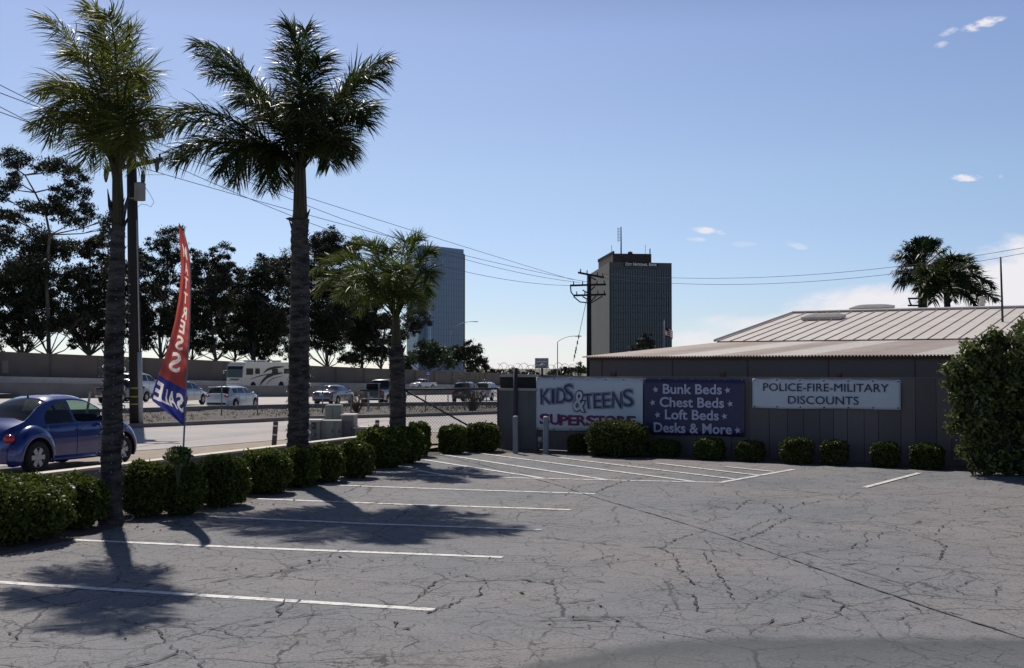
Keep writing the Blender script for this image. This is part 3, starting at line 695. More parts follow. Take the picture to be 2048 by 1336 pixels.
for (xa,ya,xb,yb) in ((1606,641,1688,636),(1703,623,1785,617)):
    a=local2(xa,ya); b_=local2(xb,yb); cx=(a.x+b_.x)/2; cy=(a.y+b_.y)/2; W_=(b_-a).length*.98
    M_=Matrix.Rotation(math.atan(sl_),3,'X')
    f=MB(); f.box((cx,cy,rz2(cy)+.07),(W_,.8,.09),M=M_); f.build('skylight_curb',m_tanroof,rb_)
    f=MB(); rows=[]
    for j in range(9):
        v=-1+2*j/8; rows.append([(cx+W_/2*1.02*uu,cy+.42*v,rz2(cy+.4*v)+.12+.085*(1-abs(uu)**4)*(1-abs(v)**3)) for uu in np.linspace(-1,1,17)])
    f.grid(rows); f.build('skylight',m_sky,rb_,True)
f=MB(); q=local2(1964,612); f.lathe([(.09,0),(.09,.25),(.13,.26),(.13,.32),(0,.35)],(q.x,q.y,rz2(q.y)),n=12); f.build('vent_cap',m_galvroof,rb_,True)
# mast on the low roof
pm=D(2006,668,37.6); am=empty('antenna_mast',Vector((pm.x,pm.y,pm.z-.2)),0,'thin dark mast rising from the roof edge at far right','mast')
f=MB(); hgt=D(2002,514,37.6).z-pm.z+.2; f.tube([(0,0,0),(-.02,0,hgt*.5),(-.05,0,hgt)],[.04,.035,.03],8); f.build('mast',m_darksteel,am,True)
f=MB(); f.box((0,0,.03),(.3,.3,.05)); f.build('base_plate',m_steel,am)
# ---- bank tower
m_tc=mat('tower_concrete',(.105,.108,.108),(.135,.135,.13),.08,.85); m_tg=mat('tower_glass',(.02,.028,.05),(.035,.045,.075),.5,.15,0,.0,spec=.6,stretch=(1,1,.3)); m_mull=mat('tower_mullion',(.11,.12,.15),None,.5,.5)
m_pent=mat('penthouse_brown',(.06,.045,.04),(.08,.06,.055),.3,.8)
Yb=600.0; c1=D(1219,700,Yb); c2=D(1344,700,Yb+6); c3=D(1180,700,Yb*1.13); ztt=D(1219,524,Yb).z; Hn=ztt+3.6
fd=(c2-c1); fd.z=0; wB=fd.length; aB=math.atan2(fd.y,fd.x)
tb=empty('bank_tower',(c1.x,c1.y,-3.6),aB,'dark office tower with vertical fins and rooftop penthouse','office tower')
Tb=Matrix.Translation((c1.x,c1.y,-3.6))@Matrix.Rotation(aB,4,'Z'); c3l=Tb.inverted()@Vector((c3.x,c3.y,-3.6))
f=MB(); f.prism([(0,0.02),(wB,0.02),(wB+c3l.x*.2,c3l.y),(c3l.x,c3l.y)],0,Hn); f.build('concrete_shell',m_tc,tb)
band=D(1219,537,Yb).z+3.6
f=MB(); f.box((wB/2+.4,-.25,band/2),(wB-1.6,.5,band-.3)); f.build('glass_front',m_tg,tb)
f=MB(); n=25
for i in range(n+1): f.box((.9+i*(wB-1.4)/n,-.75,band/2),(.20,.55,band-.3))
f.build('mullions',m_mull,tb)
f=MB()
for k in range(1,15): f.box((wB/2+.4,-.56,band*k/15),(wB-1.7,.10,.25))
f.build('spandrels',mat('spandrel_dark',(.045,.05,.07),None,.5,.4),tb)
q=[Tb.inverted()@Vector((*D(px,600,Yy).xy,-3.6)) for px,Yy in ((1226,Yb+14),(1303,Yb+16))]
zp0=Hn-.1; zp1=D(1226,507,Yb+14).z+3.6; bk=Tb.inverted()@Vector((*D(1197,600,Yb*1.1).xy,-3.6))
f=MB(); f.prism([(q[0].x,q[0].y),(q[1].x,q[1].y),(q[1].x+1.5,q[1].y+8),(q[1].x,bk.y),(bk.x,bk.y)],zp0,zp1)
for i in range(14): f.box((q[0].x+(bk.x-q[0].x)*i/13+.2,q[0].y+(bk.y-q[0].y)*i/13,zp1+.4),(1.0,1.0,1.6))
f.build('penthouse',m_pent,tb)
f=MB(); f.tube([(q[1].x-1,q[1].y-1,zp1),(q[1].x-1,q[1].y-1,zp1+2.6)],.3,5); f.lathe([(0,1.4),(1.2,.9),(1.3,0)],(q[1].x-11,q[1].y+1,zp1-.1),n=12); f.build('roof_dish',m_pent,tb)
m_ant=mat('antenna_steel',(.16,.25,.30),None,1,.5)
xa=q[0].x+(1245-1226)/(1303-1226)*(q[1].x-q[0].x); za=D(1245,453,Yb+16).z+3.6
f=MB(); f.tube([(xa,q[0].y+2,zp1-.5),(xa,q[0].y+2,za)],[.42,.25],6); f.tube([(xa-1.6,q[0].y+2,zp1+6),(xa-1.6,q[0].y+2,za-.5)],.10,4)
for i in range(9): z_=zp1+7+i*(za-zp1-8)/8; f.tube([(xa,q[0].y+2,z_),(xa-2.0,q[0].y+2,z_)],.10,4)
f.tube([(xa-5,q[0].y+2,zp1),(xa-5,q[0].y+2,zp1+4.5)],.12,4); f.tube([(xa+13,q[0].y+2,zp1),(xa+13,q[0].y+2,zp1+5)],.1,4)
f.build('antenna',m_ant,tb)
sw0=(1248-1219)/125*wB; sw1=(1316-1219)/125*wB; zs1=D(1248,524.2,Yb).z+3.6; zs0=D(1248,531.5,Yb).z+3.6
f=MB(); f.box(((sw0+sw1)/2,-.2,(zs0+zs1)/2),(sw1-sw0,.4,zs1-zs0)); f.build('sign_board',m_black,tb)
m_wl=mat('sign_white',(.85,.85,.85),None,1,.5)
hs=(zs1-zs0)
segs=[("C",1.0),("ITY",.78),(" N",1.0),("ATIONAL",.78),(" B",1.0),("ANK",.78)]
tot=0; ws=[]
for t_,k_ in segs:
    a=text_width(t_.strip()+'' ,1.0); w__=(a[1]-a[0]+.10)*k_+(.28 if t_[0]==' ' else 0); ws.append(w__); tot+=w__
szz=hs*.80/.73; kx=(sw1-sw0)*.94/(tot*szz); xx=sw0+(sw1-sw0)*.03
for (t_,k_),w__ in zip(segs,ws):
    x_=xx+(.28*szz*kx if t_[0]==' ' else 0); text_obj('sign_text',t_.strip(),szz*k_,m_wl,tb,x_,zs0+hs*.14,y=-.44,bold=.10,ext=.03,sx=kx); xx+=w__*szz*kx
# ---- glass tower
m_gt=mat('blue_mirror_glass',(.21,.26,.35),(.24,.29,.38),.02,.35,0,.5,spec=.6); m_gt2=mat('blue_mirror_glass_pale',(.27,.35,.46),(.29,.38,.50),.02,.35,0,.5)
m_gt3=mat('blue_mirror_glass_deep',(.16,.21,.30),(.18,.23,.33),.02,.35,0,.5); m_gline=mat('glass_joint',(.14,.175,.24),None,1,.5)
Yg=900.0
fp=[D(928,0,Yg+25),D(863,0,Yg),D(850,0,Yg+9),D(838,0,Yg+8),D(815,0,Yg+36)]
g0=fp[1]; gz=-3.6; gt_=empty('glass_tower',(g0.x,g0.y,gz),0,'tall blue mirrored glass tower rising behind the third palm','office tower')
loc=[Vector((p.x-g0.x,p.y-g0.y)) for p in fp]; ztg=[D(928,500,Yg+25).z+3.6,D(863,491,Yg).z+3.6,D(850,491,Yg+9).z+3.6,D(838,491,Yg+8).z+3.6,D(815,492,Yg+36).z+3.6]
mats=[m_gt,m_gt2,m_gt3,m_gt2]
for i in range(4):
    a,b_=loc[i],loc[i+1]; za_,zb_=ztg[i],ztg[i+1]
    if i==0: za_=ztg[1]-.5; 
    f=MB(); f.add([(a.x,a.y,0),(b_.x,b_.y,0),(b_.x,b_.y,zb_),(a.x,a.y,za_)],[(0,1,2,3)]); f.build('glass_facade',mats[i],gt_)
    d_=(b_-a); L_=d_.length; nrm=Vector((-d_.y,d_.x)).normalized(); nrm = nrm if nrm.y<0 else -nrm
    j=MB()
    nv=int(L_/2.6)
    for k in range(1,22):
        z_=k/22*(min(za_,zb_)-2); m_=(a+b_)/2+nrm*.05; j.box((m_.x,m_.y,z_),(L_-.2,.16,.14),rz=math.atan2(d_.y,d_.x))
    for k in range(1,nv):
        m_=a+d_*(k/nv)+nrm*.04; j.box((m_.x,m_.y,min(za_,zb_)*.5-1),(.08,.14,min(za_,zb_)-2),rz=math.atan2(d_.y,d_.x))
    j.build('facade_joints',m_gline,gt_)
f=MB(); back=[(loc[4].x+8,loc[4].y+20),(loc[0].x-4,loc[0].y+20)]
poly=[tuple(p) for p in loc]+back
f.add([(x,y+.3,min(ztg)-2.5) for x,y in poly],[tuple(range(7))]); f.box((loc[0].x*.93,loc[0].y+9,ztg[1]/2-1.2),(4.2,15,ztg[1]-5)); f.build('roof_slab',m_dconc,gt_)
# ---- sound wall
m_sw=mat('sound_wall_tan',(.115,.095,.082),(.16,.135,.115),.25,.9,.2,detail=7); m_swp=mat('painted_patch',(.20,.175,.155),(.23,.20,.18),.5,.9)
tops=[(-700,676),(-300,690),(0,703),(450,722),(612,731),(830,740),(1000,746),(1300,757)]
wt=[D(px,py,Y) for (px,py),Y in zip(tops,swY)]
sw_=empty('sound_wall',swb[2],0,'long tan masonry sound wall on the far side of the freeway','wall')
f=MB(); f.grid([[p-Vector((0,0,4)) for p in swb],wt,[p+Vector((0,.35,0)) for p in wt],[p+Vector((0,.35,-4)) for p in swb]]); rel(f,'wall_face',m_sw,sw_)
f=MB()
for k in range(len(wt)-1):
    L_=(wt[k+1]-wt[k]).length; n=max(2,int(L_/7))
    for i in range(n):
        a=wt[k].lerp(wt[k+1],i/n); b_=swb[k].lerp(swb[k+1],i/n); f.box(((a.x+b_.x)/2,(a.y+b_.y)/2-.1,(a.z+b_.z)/2-.6),(.35,.3,a.z-b_.z+1.2))
rel(f,'pilasters',m_sw,sw_)
f=MB()
def sw_pt(px,py):
    P_=[(q_.x/q_.y*FPX*cp+1024) for q_ in wt]
    for k in range(len(P_)-1):
        if P_[k]<=px<=P_[k+1]: t=(px-P_[k])/(P_[k+1]-P_[k]); return D(px,py,wt[k].lerp(wt[k+1],t).y-.12)
for (x0,y0,x1,y1) in ((4,721,30,746),(30,724,78,748),(98,731,145,750),(165,741,182,749),(745,753,762,760),(330,737,350,750),(395,742,410,752)):
    f.add([sw_pt(x0,y1),sw_pt(x1,y1),sw_pt(x1,y0),sw_pt(x0,y0)],[(0,1,2,3)])
rel(f,'painted_patches',m_swp,sw_)
# concrete barriers
cb=empty('concrete_barrier',bar[2],0,'long dark concrete median barrier between the freeway carriageways','barrier')
btop=[(-700,742),(-300,755),(0,764),(250,768),(500,771),(700,772),(850,775),(1000,778),(1300,776)]
bt=[D(px,py,p.y) for (px,py),p in zip(btop,bar)]
f=MB(); f.grid([bar,[Vector((b_.x,b_.y-.05,b_.z+(t.z-b_.z)*.3)) for b_,t in zip(bar,bt)],[t+Vector((0,.15,0)) for t in bt],[t+Vector((0,.4,0)) for t in bt],[p+Vector((0,.7,0)) for p in bar]])
rel(f,'barrier_face',m_dconc,cb)
cb2=empty('shoulder_barrier',swb[2],0,'low pale concrete shoulder barrier at the foot of the sound wall','barrier')
f=MB(); sh=[(-700,744),(-300,749),(0,752.5),(450,762),(612,765),(830,768),(1000,771),(1300,778)]
b2=[D(px,py,Y-2.5) for (px,py),Y in zip(sh,swY)]
f.grid([[p-Vector((0,0,2.0)) for p in b2],b2,[p+Vector((0,.35,0)) for p in b2],[p+Vector((0,.35,-2)) for p in b2]]); rel(f,'barrier_face',m_conc,cb2)
# ================================================================== VEGETATION
m_leafh=mat('hedge_leaf',(.022,.040,.008),(.17,.21,.035),3,.5,0,0,.22,island=True,transl=.34,lo=.1,hi=.95)
m_leafb=mat('bush_leaf',(.022,.040,.012),(.22,.26,.065),2,.42,0,0,.4,island=True,transl=.3,lo=.1,hi=.95)
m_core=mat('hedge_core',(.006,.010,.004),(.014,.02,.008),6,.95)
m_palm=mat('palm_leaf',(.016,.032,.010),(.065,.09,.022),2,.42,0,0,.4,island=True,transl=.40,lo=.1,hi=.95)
m_palmy=mat('palm_leaf_yellow',(.036,.064,.012),(.19,.20,.04),2,.42,0,0,.4,island=True,transl=.58,lo=.1,hi=.95)  # yellower, paler and more translucent leaf colour for the front palm
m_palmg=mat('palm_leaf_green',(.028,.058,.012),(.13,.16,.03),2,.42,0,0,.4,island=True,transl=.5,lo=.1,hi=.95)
m_hedged=mat('bush_leaf_dark',(.014,.028,.007),(.12,.15,.03),3,.5,0,0,.22,island=True,transl=.28,lo=.1,hi=.95)
m_rachis=mat('palm_stem',(.05,.065,.02),(.08,.09,.03),4,.6)
m_trunkp=mat('palm_trunk_bark',(.012,.011,.011),(.105,.092,.086),4,.95,1.0,stretch=(1,1,3.5),lo=.36,hi=.62,detail=9,bscale=22)
m_shaft=mat('palm_crown_shaft',(.035,.035,.02),(.07,.065,.035),3,.7,.4,stretch=(1,1,.2))
m_euc=mat('eucalyptus_leaf',(.012,.018,.009),(.060,.070,.038),.3,.55,0,0,.3,island=True,transl=.22,lo=.1,hi=.98)
m_eucb=mat('eucalyptus_bark',(.045,.04,.038),(.15,.13,.115),1,.9)
m_green=mat('roadside_tree_leaf',(.022,.04,.015),(.085,.115,.045),.3,.5,0,0,.35,island=True,transl=.2,lo=.1,hi=.98)
m_fan=mat('fan_palm_leaf',(.010,.022,.008),(.035,.06,.02),1,.45,0,0,.4,island=True,transl=.2)
m_dead=mat('dry_twig',(.12,.10,.07),(.22,.18,.13),3,.9)
def leaf_mesh(C, size, rs, aspect=.45, droop=0.0, nrm=None, nmix=0.0, var=.4):
    n=len(C); C=np.asarray(C,dtype=np.float64)
    t=rs.normal(size=(n,3)); t[:,2]-=droop; t/=np.linalg.norm(t,axis=1)[:,None]
    w=rs.normal(size=(n,3))
    if nrm is not None: w=w*(1-nmix)+np.cross(nrm,t)*nmix*2
    w-=t*np.sum(w*t,axis=1)[:,None]; w/=np.linalg.norm(w,axis=1)[:,None]+1e-9
    s=size*(1+rs.uniform(-var,var,n))[:,None]
    a=C-t*s*.5; b=C+w*s*aspect*.5+t*s*.05; c=C+t*s*.5; d=C-w*s*aspect*.5+t*s*.05
    V=np.stack([a,b,c,d],axis=1).reshape(-1,3); Fc=np.arange(n*4).reshape(n,4)
    return V,Fc
def rot2(x,y,a): return x*math.cos(a)-y*math.sin(a), x*math.sin(a)+y*math.cos(a)
# ---- clipped hedges: rounded box with bumpy surface
def hedge(name,label,cat,group,center,rx,ry,h,ang,n,size,seed,m=None,z0=0.0,power=3.2,shag=.05):
    rs=np.random.RandomState(seed)
    e=empty(name,center,ang,label,cat,group)
    # directions over upper/side surface
    u=rs.normal(size=(n,3)); u/=np.linalg.norm(u,axis=1)[:,None]
    p=power; k=(np.abs(u[:,0])**p+np.abs(u[:,1])**p+np.abs(u[:,2])**p)**(-1/p)
    S=u*k[:,None]
    lump=1+.07*np.sin(u[:,0]*5+seed)*np.sin(u[:,1]*6+seed*2)+.05*np.sin(u[:,2]*9+u[:,0]*7+seed)
    depth=1-np.abs(rs.normal(size=n))*.10+ (rs.uniform(size=n)>.93)*rs.uniform(0,shag*2,n)
    S=S*(lump*depth)[:,None]
    P=np.stack([S[:,0]*rx,S[:,1]*ry,z0+h/2+S[:,2]*h/2],axis=1); P=P[P[:,2]>.02]
    V,Fc=leaf_mesh(P,size,rs,.55,-.3)
    raw_mesh('foliage',V,Fc,m or m_leafh,e)
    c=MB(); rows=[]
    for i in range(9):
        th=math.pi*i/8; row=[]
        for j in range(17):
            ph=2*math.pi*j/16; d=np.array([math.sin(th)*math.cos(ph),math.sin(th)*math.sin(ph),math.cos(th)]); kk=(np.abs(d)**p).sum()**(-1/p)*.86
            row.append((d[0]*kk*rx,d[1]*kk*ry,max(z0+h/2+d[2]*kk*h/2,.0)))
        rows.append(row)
    c.grid(rows); c.build('dark_core',m_core,e,True)  # solid near-black core fills the inside so nothing shows through the leaves
    return e
HL=[ # px0,px1,top,bottom, label
 (-120,138,952,1096,'large clipped hedge at the lower left corner, nearest the camera'),
 (85,212,950,1062,'clipped hedge just left of the string lit palm in front'),
 (238,345,925,1036,'clipped hedge between the front palm and the flag pole'),
 (318,410,930,1032,'clipped hedge in the shadow right at the flag pole'),
 (388,497,914,1016,'clipped hedge right after the flag, with bright yellow green top'),
 (478,583,902,990,'clipped hedge two places left of the second palm'),
 (560,636,896,976,'dark clipped hedge at the foot of the second palm'),
 (612,688,890,966,'clipped hedge just right of the second palm trunk'),
 (672,746,884,958,'clipped hedge in front of the utility cabinets'),
 (712,816,856,938,'broad round hedge sloping left of the third palm'),
 (778,846,856,928,'narrow hedge against the foot of the third palm'),
 (812,861,846,914,'small clipped hedge directly below the gate post'),
 (880,931,853,908,'cube shaped hedge in front of the chain link gate, left one'),
 (932,998,848,905,'cube shaped hedge in front of the gate, next to the block wall')]
for i,(x0,x1,yt,yb,lab) in enumerate(HL):
    yf=U((x0+x1)/2,yb).y; wdt=(x1-x0)/FPX*yf*1.03; r=wdt/2
    Yc=yf+r*.82; cx=D((x0+x1)/2,800,Yc).x; rx=(x1-x0)/2/FPX*Yc*1.0; h=D((x0+x1)/2,yt,Yc+r*.2).z+.02
    rx_=rx*1.0; a=R(-12) if i<12 else WA*.3
    ar=max(.7,rx*rx*9); 
    hedge('clipped_hedge',lab,'hedge','clipped hedges along the planter',(cx,Yc,0),rx_,r*.9,h,a,int(min(15000,max(6000,14500*rx*rx*2.4))),.058 if Yc<20 else .068,100+i,power=2.7 if i<12 else 4.0)
HR=[(1136,1178,870,909,.5,'small dark bush left of the big bush by the banners'),(1172,1298,842,926,.9,'biggest bush under the superstore banner'),(1299,1357,879,920,.55,'clipped bush under the left side of the dark blue banner'),
 (1387,1449,878,930,.75,'clipped bush under the right side of the dark blue banner'),(1471,1527,882,932,.75,'clipped bush below the gap between two banners'),(1560,1626,877,939,.85,'widest clipped bush under the police discounts banner'),
 (1641,1694,882,941,.8,'narrow clipped bush under the middle of the discounts banner'),(1741,1797,885,942,.8,'clipped bush below the right end of the discounts banner'),(1817,1883,888,946,.8,'last clipped bush before the large tree at right')]
for i,(x0,x1,yt,yb,off,lab) in enumerate(HR):
    u_=wu((x0+x1)/2,off); c=wpnt(u_,off); rx=(x1-x0)/2/FPX*c.y*.93; h=D((x0+x1)/2,yt,c.y).z
    hedge('clipped_bush',lab,'bush','clipped bushes along the board fence',c,rx,min(rx*.95,.5),h,WA,int(max(4200,10500*rx*2)),.058,200+i,power=3.6,shag=.05,m=m_hedged)
# little plant at flag pole
def sprout(name,label,px0,px1,yt,yb,Y,n,size,seed,m,cat='plant'):
    rs=np.random.RandomState(seed); c=D((px0+px1)/2,yb,Y); h=(yb-yt)/FPX*Y; w_=(px1-px0)/2/FPX*Y
    e=empty(name,(c.x,Y,0),0,label,cat)
    P=rs.normal(size=(n,3)); P/=np.linalg.norm(P,axis=1)[:,None]; P*=rs.uniform(.3,1,(n,1))
    P=P*np.array([w_,w_,h/2])+np.array([0,0,c.z+h/2]); V,Fc=leaf_mesh(P,size,rs,.5); raw_mesh('foliage',V,Fc,m,e)
    f=MB()
    for k in range(7):
        a=k*.9; f.tube([(0,0,max(0,c.z-.3)),(w_*.3*math.cos(a),w_*.3*math.sin(a),c.z+h*.3),(w_*.8*math.cos(a),w_*.8*math.sin(a),c.z+h*.85)],.006,4)
    f.build('stems',m_rachis,e)
sprout('leafy_shrub','loose leafy shrub sticking up beside the flag pole',328,384,893,930,16.1,420,.085,5,m_leafb,'shrub')
# ---- blob tree (real depth; every clump is spread through a volume)
def blob_tree(name,label,cat,group,Y,trunk,blobs,seed,m,mb,leaf=.42,dens=1.0,depth=1.0,tr=.35,droop=.8,limbs=True,base_z=-3.6,zs=.8,aspect=.38,fine=True):
    rs=np.random.RandomState(seed); b=D(trunk[0][0],trunk[0][1],Y)
    if group==EG: leaf*=.82
    if group==EG: blobs=[(q[0],q[1],q[2]*1.15,*q[3:]) for q in blobs]+[(q[0]+rs.uniform(-1,1)*q[2],q[1]+rs.uniform(-.5,.9)*q[2],q[2]*.7) for q in blobs if q[1]>470]+[(trunk[0][0]+rs.uniform(-68,68),rs.uniform(610,698),rs.uniform(13,24)) for _ in range(9)]+[(q[0]+rs.uniform(-1.2,1.2)*q[2],q[1]+rs.uniform(-.2,1.3)*q[2],q[2]*.6) for q in blobs if q[1]>500]
    e=empty(name,(b.x,b.y,base_z),0,label,cat,group); O=np.array([b.x,b.y,base_z])
    tp_=[D(px,py,Y) for px,py in trunk]; tp_=[Vector((tp_[0].x,tp_[0].y,base_z))]+tp_ if tp_[0].z>base_z+.3 else tp_
    tp_=[p-Vector(O) for p in tp_]
    f=MB(); k=len(tp_); f.tube(tp_,[tr*(1-.75*i/(k-1)) for i in range(k)],7)
    P=[]
    for (px,py,rp,*ex) in blobs:
        c=D(px,py,Y); r=rp/FPX*Y; fl=ex[0] if ex else zs
        dy=rs.uniform(-1,1)*r*depth*1.2; c=np.array([c.x,c.y+dy,c.z])-O
        if limbs:
            best=min(tp_,key=lambda q:(Vector(c)-q).length+(3*r if q.z>c[2]-r*.3 else 0))
            mid=best.lerp(Vector(c),.55)+Vector((rs.uniform(-.2,.2)*r,rs.uniform(-.2,.2)*r,-r*.15))
            f.tube([best,mid,Vector(c)+Vector((0,0,r*.1))],[tr*.34,tr*.22,tr*.08],5,False)
            for _ in range(5):
                q=Vector(c)+Vector(rs.normal(size=3)*r*.45); q.z=c[2]+abs(q.z-c[2])*.8; f.tube([mid.lerp(Vector(c),rs.uniform(.0,.7)),q],[tr*.12,tr*.03],4,False)
        ns=max(7,int(r*r*2.0*dens)+5)
        n=int(max(30,r*r*215*dens*(.42/leaf)**2/ns))
        for s_ in range(ns):
            d=rs.normal(size=3); d/=np.linalg.norm(d); q=c+d*r*rs.uniform(.35,.92)*np.array([1,1,fl]); sr=r*rs.uniform(.20,.42)
            g_=rs.normal(size=(n,3))*.55; P.append(q+g_*sr*np.array([1,1,.62]))
    f.build('trunk',mb,e,True)
    P=np.concatenate(P); V,Fc=leaf_mesh(P,leaf,rs,aspect,droop,var=.5); raw_mesh('crown',V,Fc,m,e)
    return e
EG='eucalyptus trees beyond the sound wall'
blob_tree('eucalyptus_tree','tallest eucalyptus with flat topped open crown at far left','tree',EG,168,[(98,712),(96,620),(92,540),(100,470),(92,430),(70,385),(50,350)],
 [(45,326,34,.5),(20,347,20,.5),(80,330,22,.5),(117,333,32,.55),(146,350,27,.7),(20,371,28,.45),(156,381,27,.8),(126,398,30,.8),(66,413,28,.5),(8,396,18,.7),(150,427,36,.7),(178,420,20,.8),(110,420,26),(5,430,24,.7),(210,436,20,.8),(40,440,22,.5),(215,460,16)],1,m_euc,m_eucb,leaf=.46,tr=.34)
blob_tree('eucalyptus_tree','dense dark eucalyptus at the left edge below the tallest one','tree',EG,172,[(45,712),(40,640),(50,560),(70,500)],
 [(22,482,36),(76,486,38),(118,498,30),(28,545,42),(92,552,46),(50,600,42),(122,612,34),(8,620,34),(78,648,30),(20,665,26),(140,560,30),(100,590,34),(60,520,40),(0,580,36)],2,m_euc,m_eucb,leaf=.5,dens=1.25)
blob_tree('eucalyptus_tree','broad dark eucalyptus just left of the front palm trunk','tree',EG,178,[(178,712),(175,640),(182,570),(180,520)],
 [(166,492,30),(192,484,24),(205,535,32),(160,552,32),(188,590,36),(168,632,32),(216,608,26),(146,668,24),(205,660,30),(225,560,26),(240,625,28),(135,640,24)],3,m_euc,m_eucb,leaf=.45,dens=1.1)
blob_tree('eucalyptus_tree','eucalyptus between the utility pole and the feather flag','tree',EG,187,[(322,718),(318,660),(330,600),(336,520)],
 [(338,468,26,.9),(344,490,26),(310,490,18),(288,520,18),(312,540,30),(346,556,26),(296,584,28),(330,608,30),(310,642,26),(290,640,20),(352,650,18),(270,560,22),(280,612,24),(350,520,20),(295,675,14)],4,m_euc,m_eucb,leaf=.42)
blob_tree('eucalyptus_tree','eucalyptus right of the feather flag with airy crown','tree',EG,194,[(432,722),(425,670),(420,600),(430,520)],
 [(441,502,21,.9),(406,515,22),(424,542,28),(449,530,24),(404,574,30),(442,575,28),(413,611,30),(446,608,26),(396,652,26),(388,540,16),(440,650,24),(455,560,18),(392,600,22)],5,m_euc,m_eucb,leaf=.42)
blob_tree('eucalyptus_tree','wide grey green eucalyptus above the motorhome','tree',EG,203,[(510,730),(505,670),(515,610),(530,560)],
 [(510,543,26),(496,563,26),(544,532,26,.9),(553,556,26),(528,584,30),(509,608,30),(538,626,34),(498,652,28),(524,668,32),(560,650,28),(478,596,22),(482,634,24),(568,590,26),(550,690,24),(490,690,20)],6,m_euc,m_eucb,leaf=.46,dens=1.1)
blob_tree('eucalyptus_tree','tall dark eucalyptus right behind the second palm trunk','tree',EG,218,[(655,736),(650,670),(655,600),(650,520)],
 [(648,472,26,.8),(664,488,26),(628,496,24),(652,513,28),(712,486,19,.8),(702,500,19),(682,505,18),(600,535,28),(640,540,34),(655,588,38),(640,628,38),(664,650,34),(630,672,30),(676,560,30),(690,620,22),(668,690,24),(610,580,28),(600,640,28),(588,690,24),(700,540,20)],7,m_euc,m_eucb,leaf=.48,dens=1.3)
blob_tree('eucalyptus_tree','eucalyptus with two round side clumps behind the third palm','tree',EG,230,[(762,738),(765,690),(772,640),(800,620)],
 [(839,622,22,.9),(824,648,18),(803,662,22),(745,664,26),(722,648,22),(757,688,24),(695,672,18),(775,640,22),(785,690,22),(736,625,16),(700,640,14)],8,m_euc,m_eucb,leaf=.42,tr=.3)
for (px,Y_,bl_,sd,lab) in ((262,196,[(262,540,24),(250,575,26),(275,600,26),(255,640,26),(282,655,20),(240,600,22),(268,500,16),(270,680,14)],61,'slim eucalyptus seen just right of the utility pole'),
 (384,206,[(384,560,22),(375,600,24),(395,630,26),(372,650,24),(388,680,18),(360,585,18),(384,525,14)],62,'low eucalyptus directly behind the feather flag'),
 (470,210,[(470,575,24),(465,610,28),(480,640,26),(460,665,24),(475,545,16),(486,610,22),(470,690,16)],63,'eucalyptus filling the gap left of the motorhome trees'),
 (585,222,[(585,520,28),(575,560,30),(600,590,30),(580,630,32),(560,660,26),(605,650,28),(590,690,22),(570,530,22),(610,545,24)],64,'dark eucalyptus hidden partly by the second palm trunk'),
 (725,236,[(720,570,26),(735,600,28),(715,630,26),(742,640,24),(722,670,24),(705,600,20),(750,610,20)],65,'dark eucalyptus just left of the third palm trunk'),
 (215,192,[(215,520,26),(222,560,28),(208,590,28),(225,640,28),(205,665,24),(228,690,18),(212,480,18)],66,'eucalyptus mostly hidden by the front palm trunk')):
    blob_tree('eucalyptus_tree',lab,'tree',EG,Y_,[(px,722),(px+4,660),(px-3,600),(px+2,560)],bl_,sd,m_euc,m_eucb,leaf=.46,dens=1.1,tr=.25)
TG='roadside trees behind the sound wall'
blob_tree('roadside_tree','pale green bushy tree left of the third palm trunk','tree',TG,234,[(722,745),(722,720)],[(722,712,28),(698,716,22),(748,714,24),(722,695,20)],9,m_green,m_eucb,leaf=.5,dens=1.3,tr=.25)
blob_tree('roadside_tree','mid green tree at the foot of the glass tower','tree',TG,247,[(858,748),(858,715)],[(858,700,26),(835,712,24),(880,706,24),(820,722,20),(862,722,26),(896,722,22),(845,690,16),(808,732,16)],10,m_green,m_eucb,leaf=.55,dens=1.4,tr=.3)
blob_tree('roadside_tree','dark domed tree right of the glass tower foot','tree',TG,264,[(940,752),(940,715)],[(936,694,18),(955,700,18),(915,700,18),(928,716,24),(958,722,20),(905,722,20),(972,735,12),(945,735,20)],11,m_euc,m_eucb,leaf=.5,dens=1.5,tr=.3)
for i,(px,py,rr0,lab) in enumerate(((1000,744,9,'low distant tree just above the gate end of the block wall'),(1030,742,12,'low distant tree behind the razor wire'),(1062,744,11,'low distant tree left of the surveillance sign'),(1112,742,11,'low distant tree right of the surveillance sign'),(1135,738,13,'distant tree below the street lamp'),(1162,736,14,'tallest of the distant trees, beside the low building'),(985,740,8,'smallest distant tree at the end of the sound wall'))):
    blob_tree('distant_tree',lab,'tree','low distant trees over the block wall',330,[(px,py+20),(px,py+4)],[(px,py,rr0),(px-9,py+4,rr0*.8),(px+10,py+5,rr0*.8),(px,py+9,rr0)],30+i,m_green if i%2 else m_euc,m_eucb,leaf=.6,dens=.9,tr=.25)
blob_tree('roadside_tree','small dark tree in front of the bank tower','tree',None,240,[(1290,705),(1290,690)],[(1293,672,12),(1284,684,14),(1300,684,13),(1272,697,14),(1296,697,14)],45,m_euc,m_eucb,leaf=.5,dens=1.5,tr=.2)
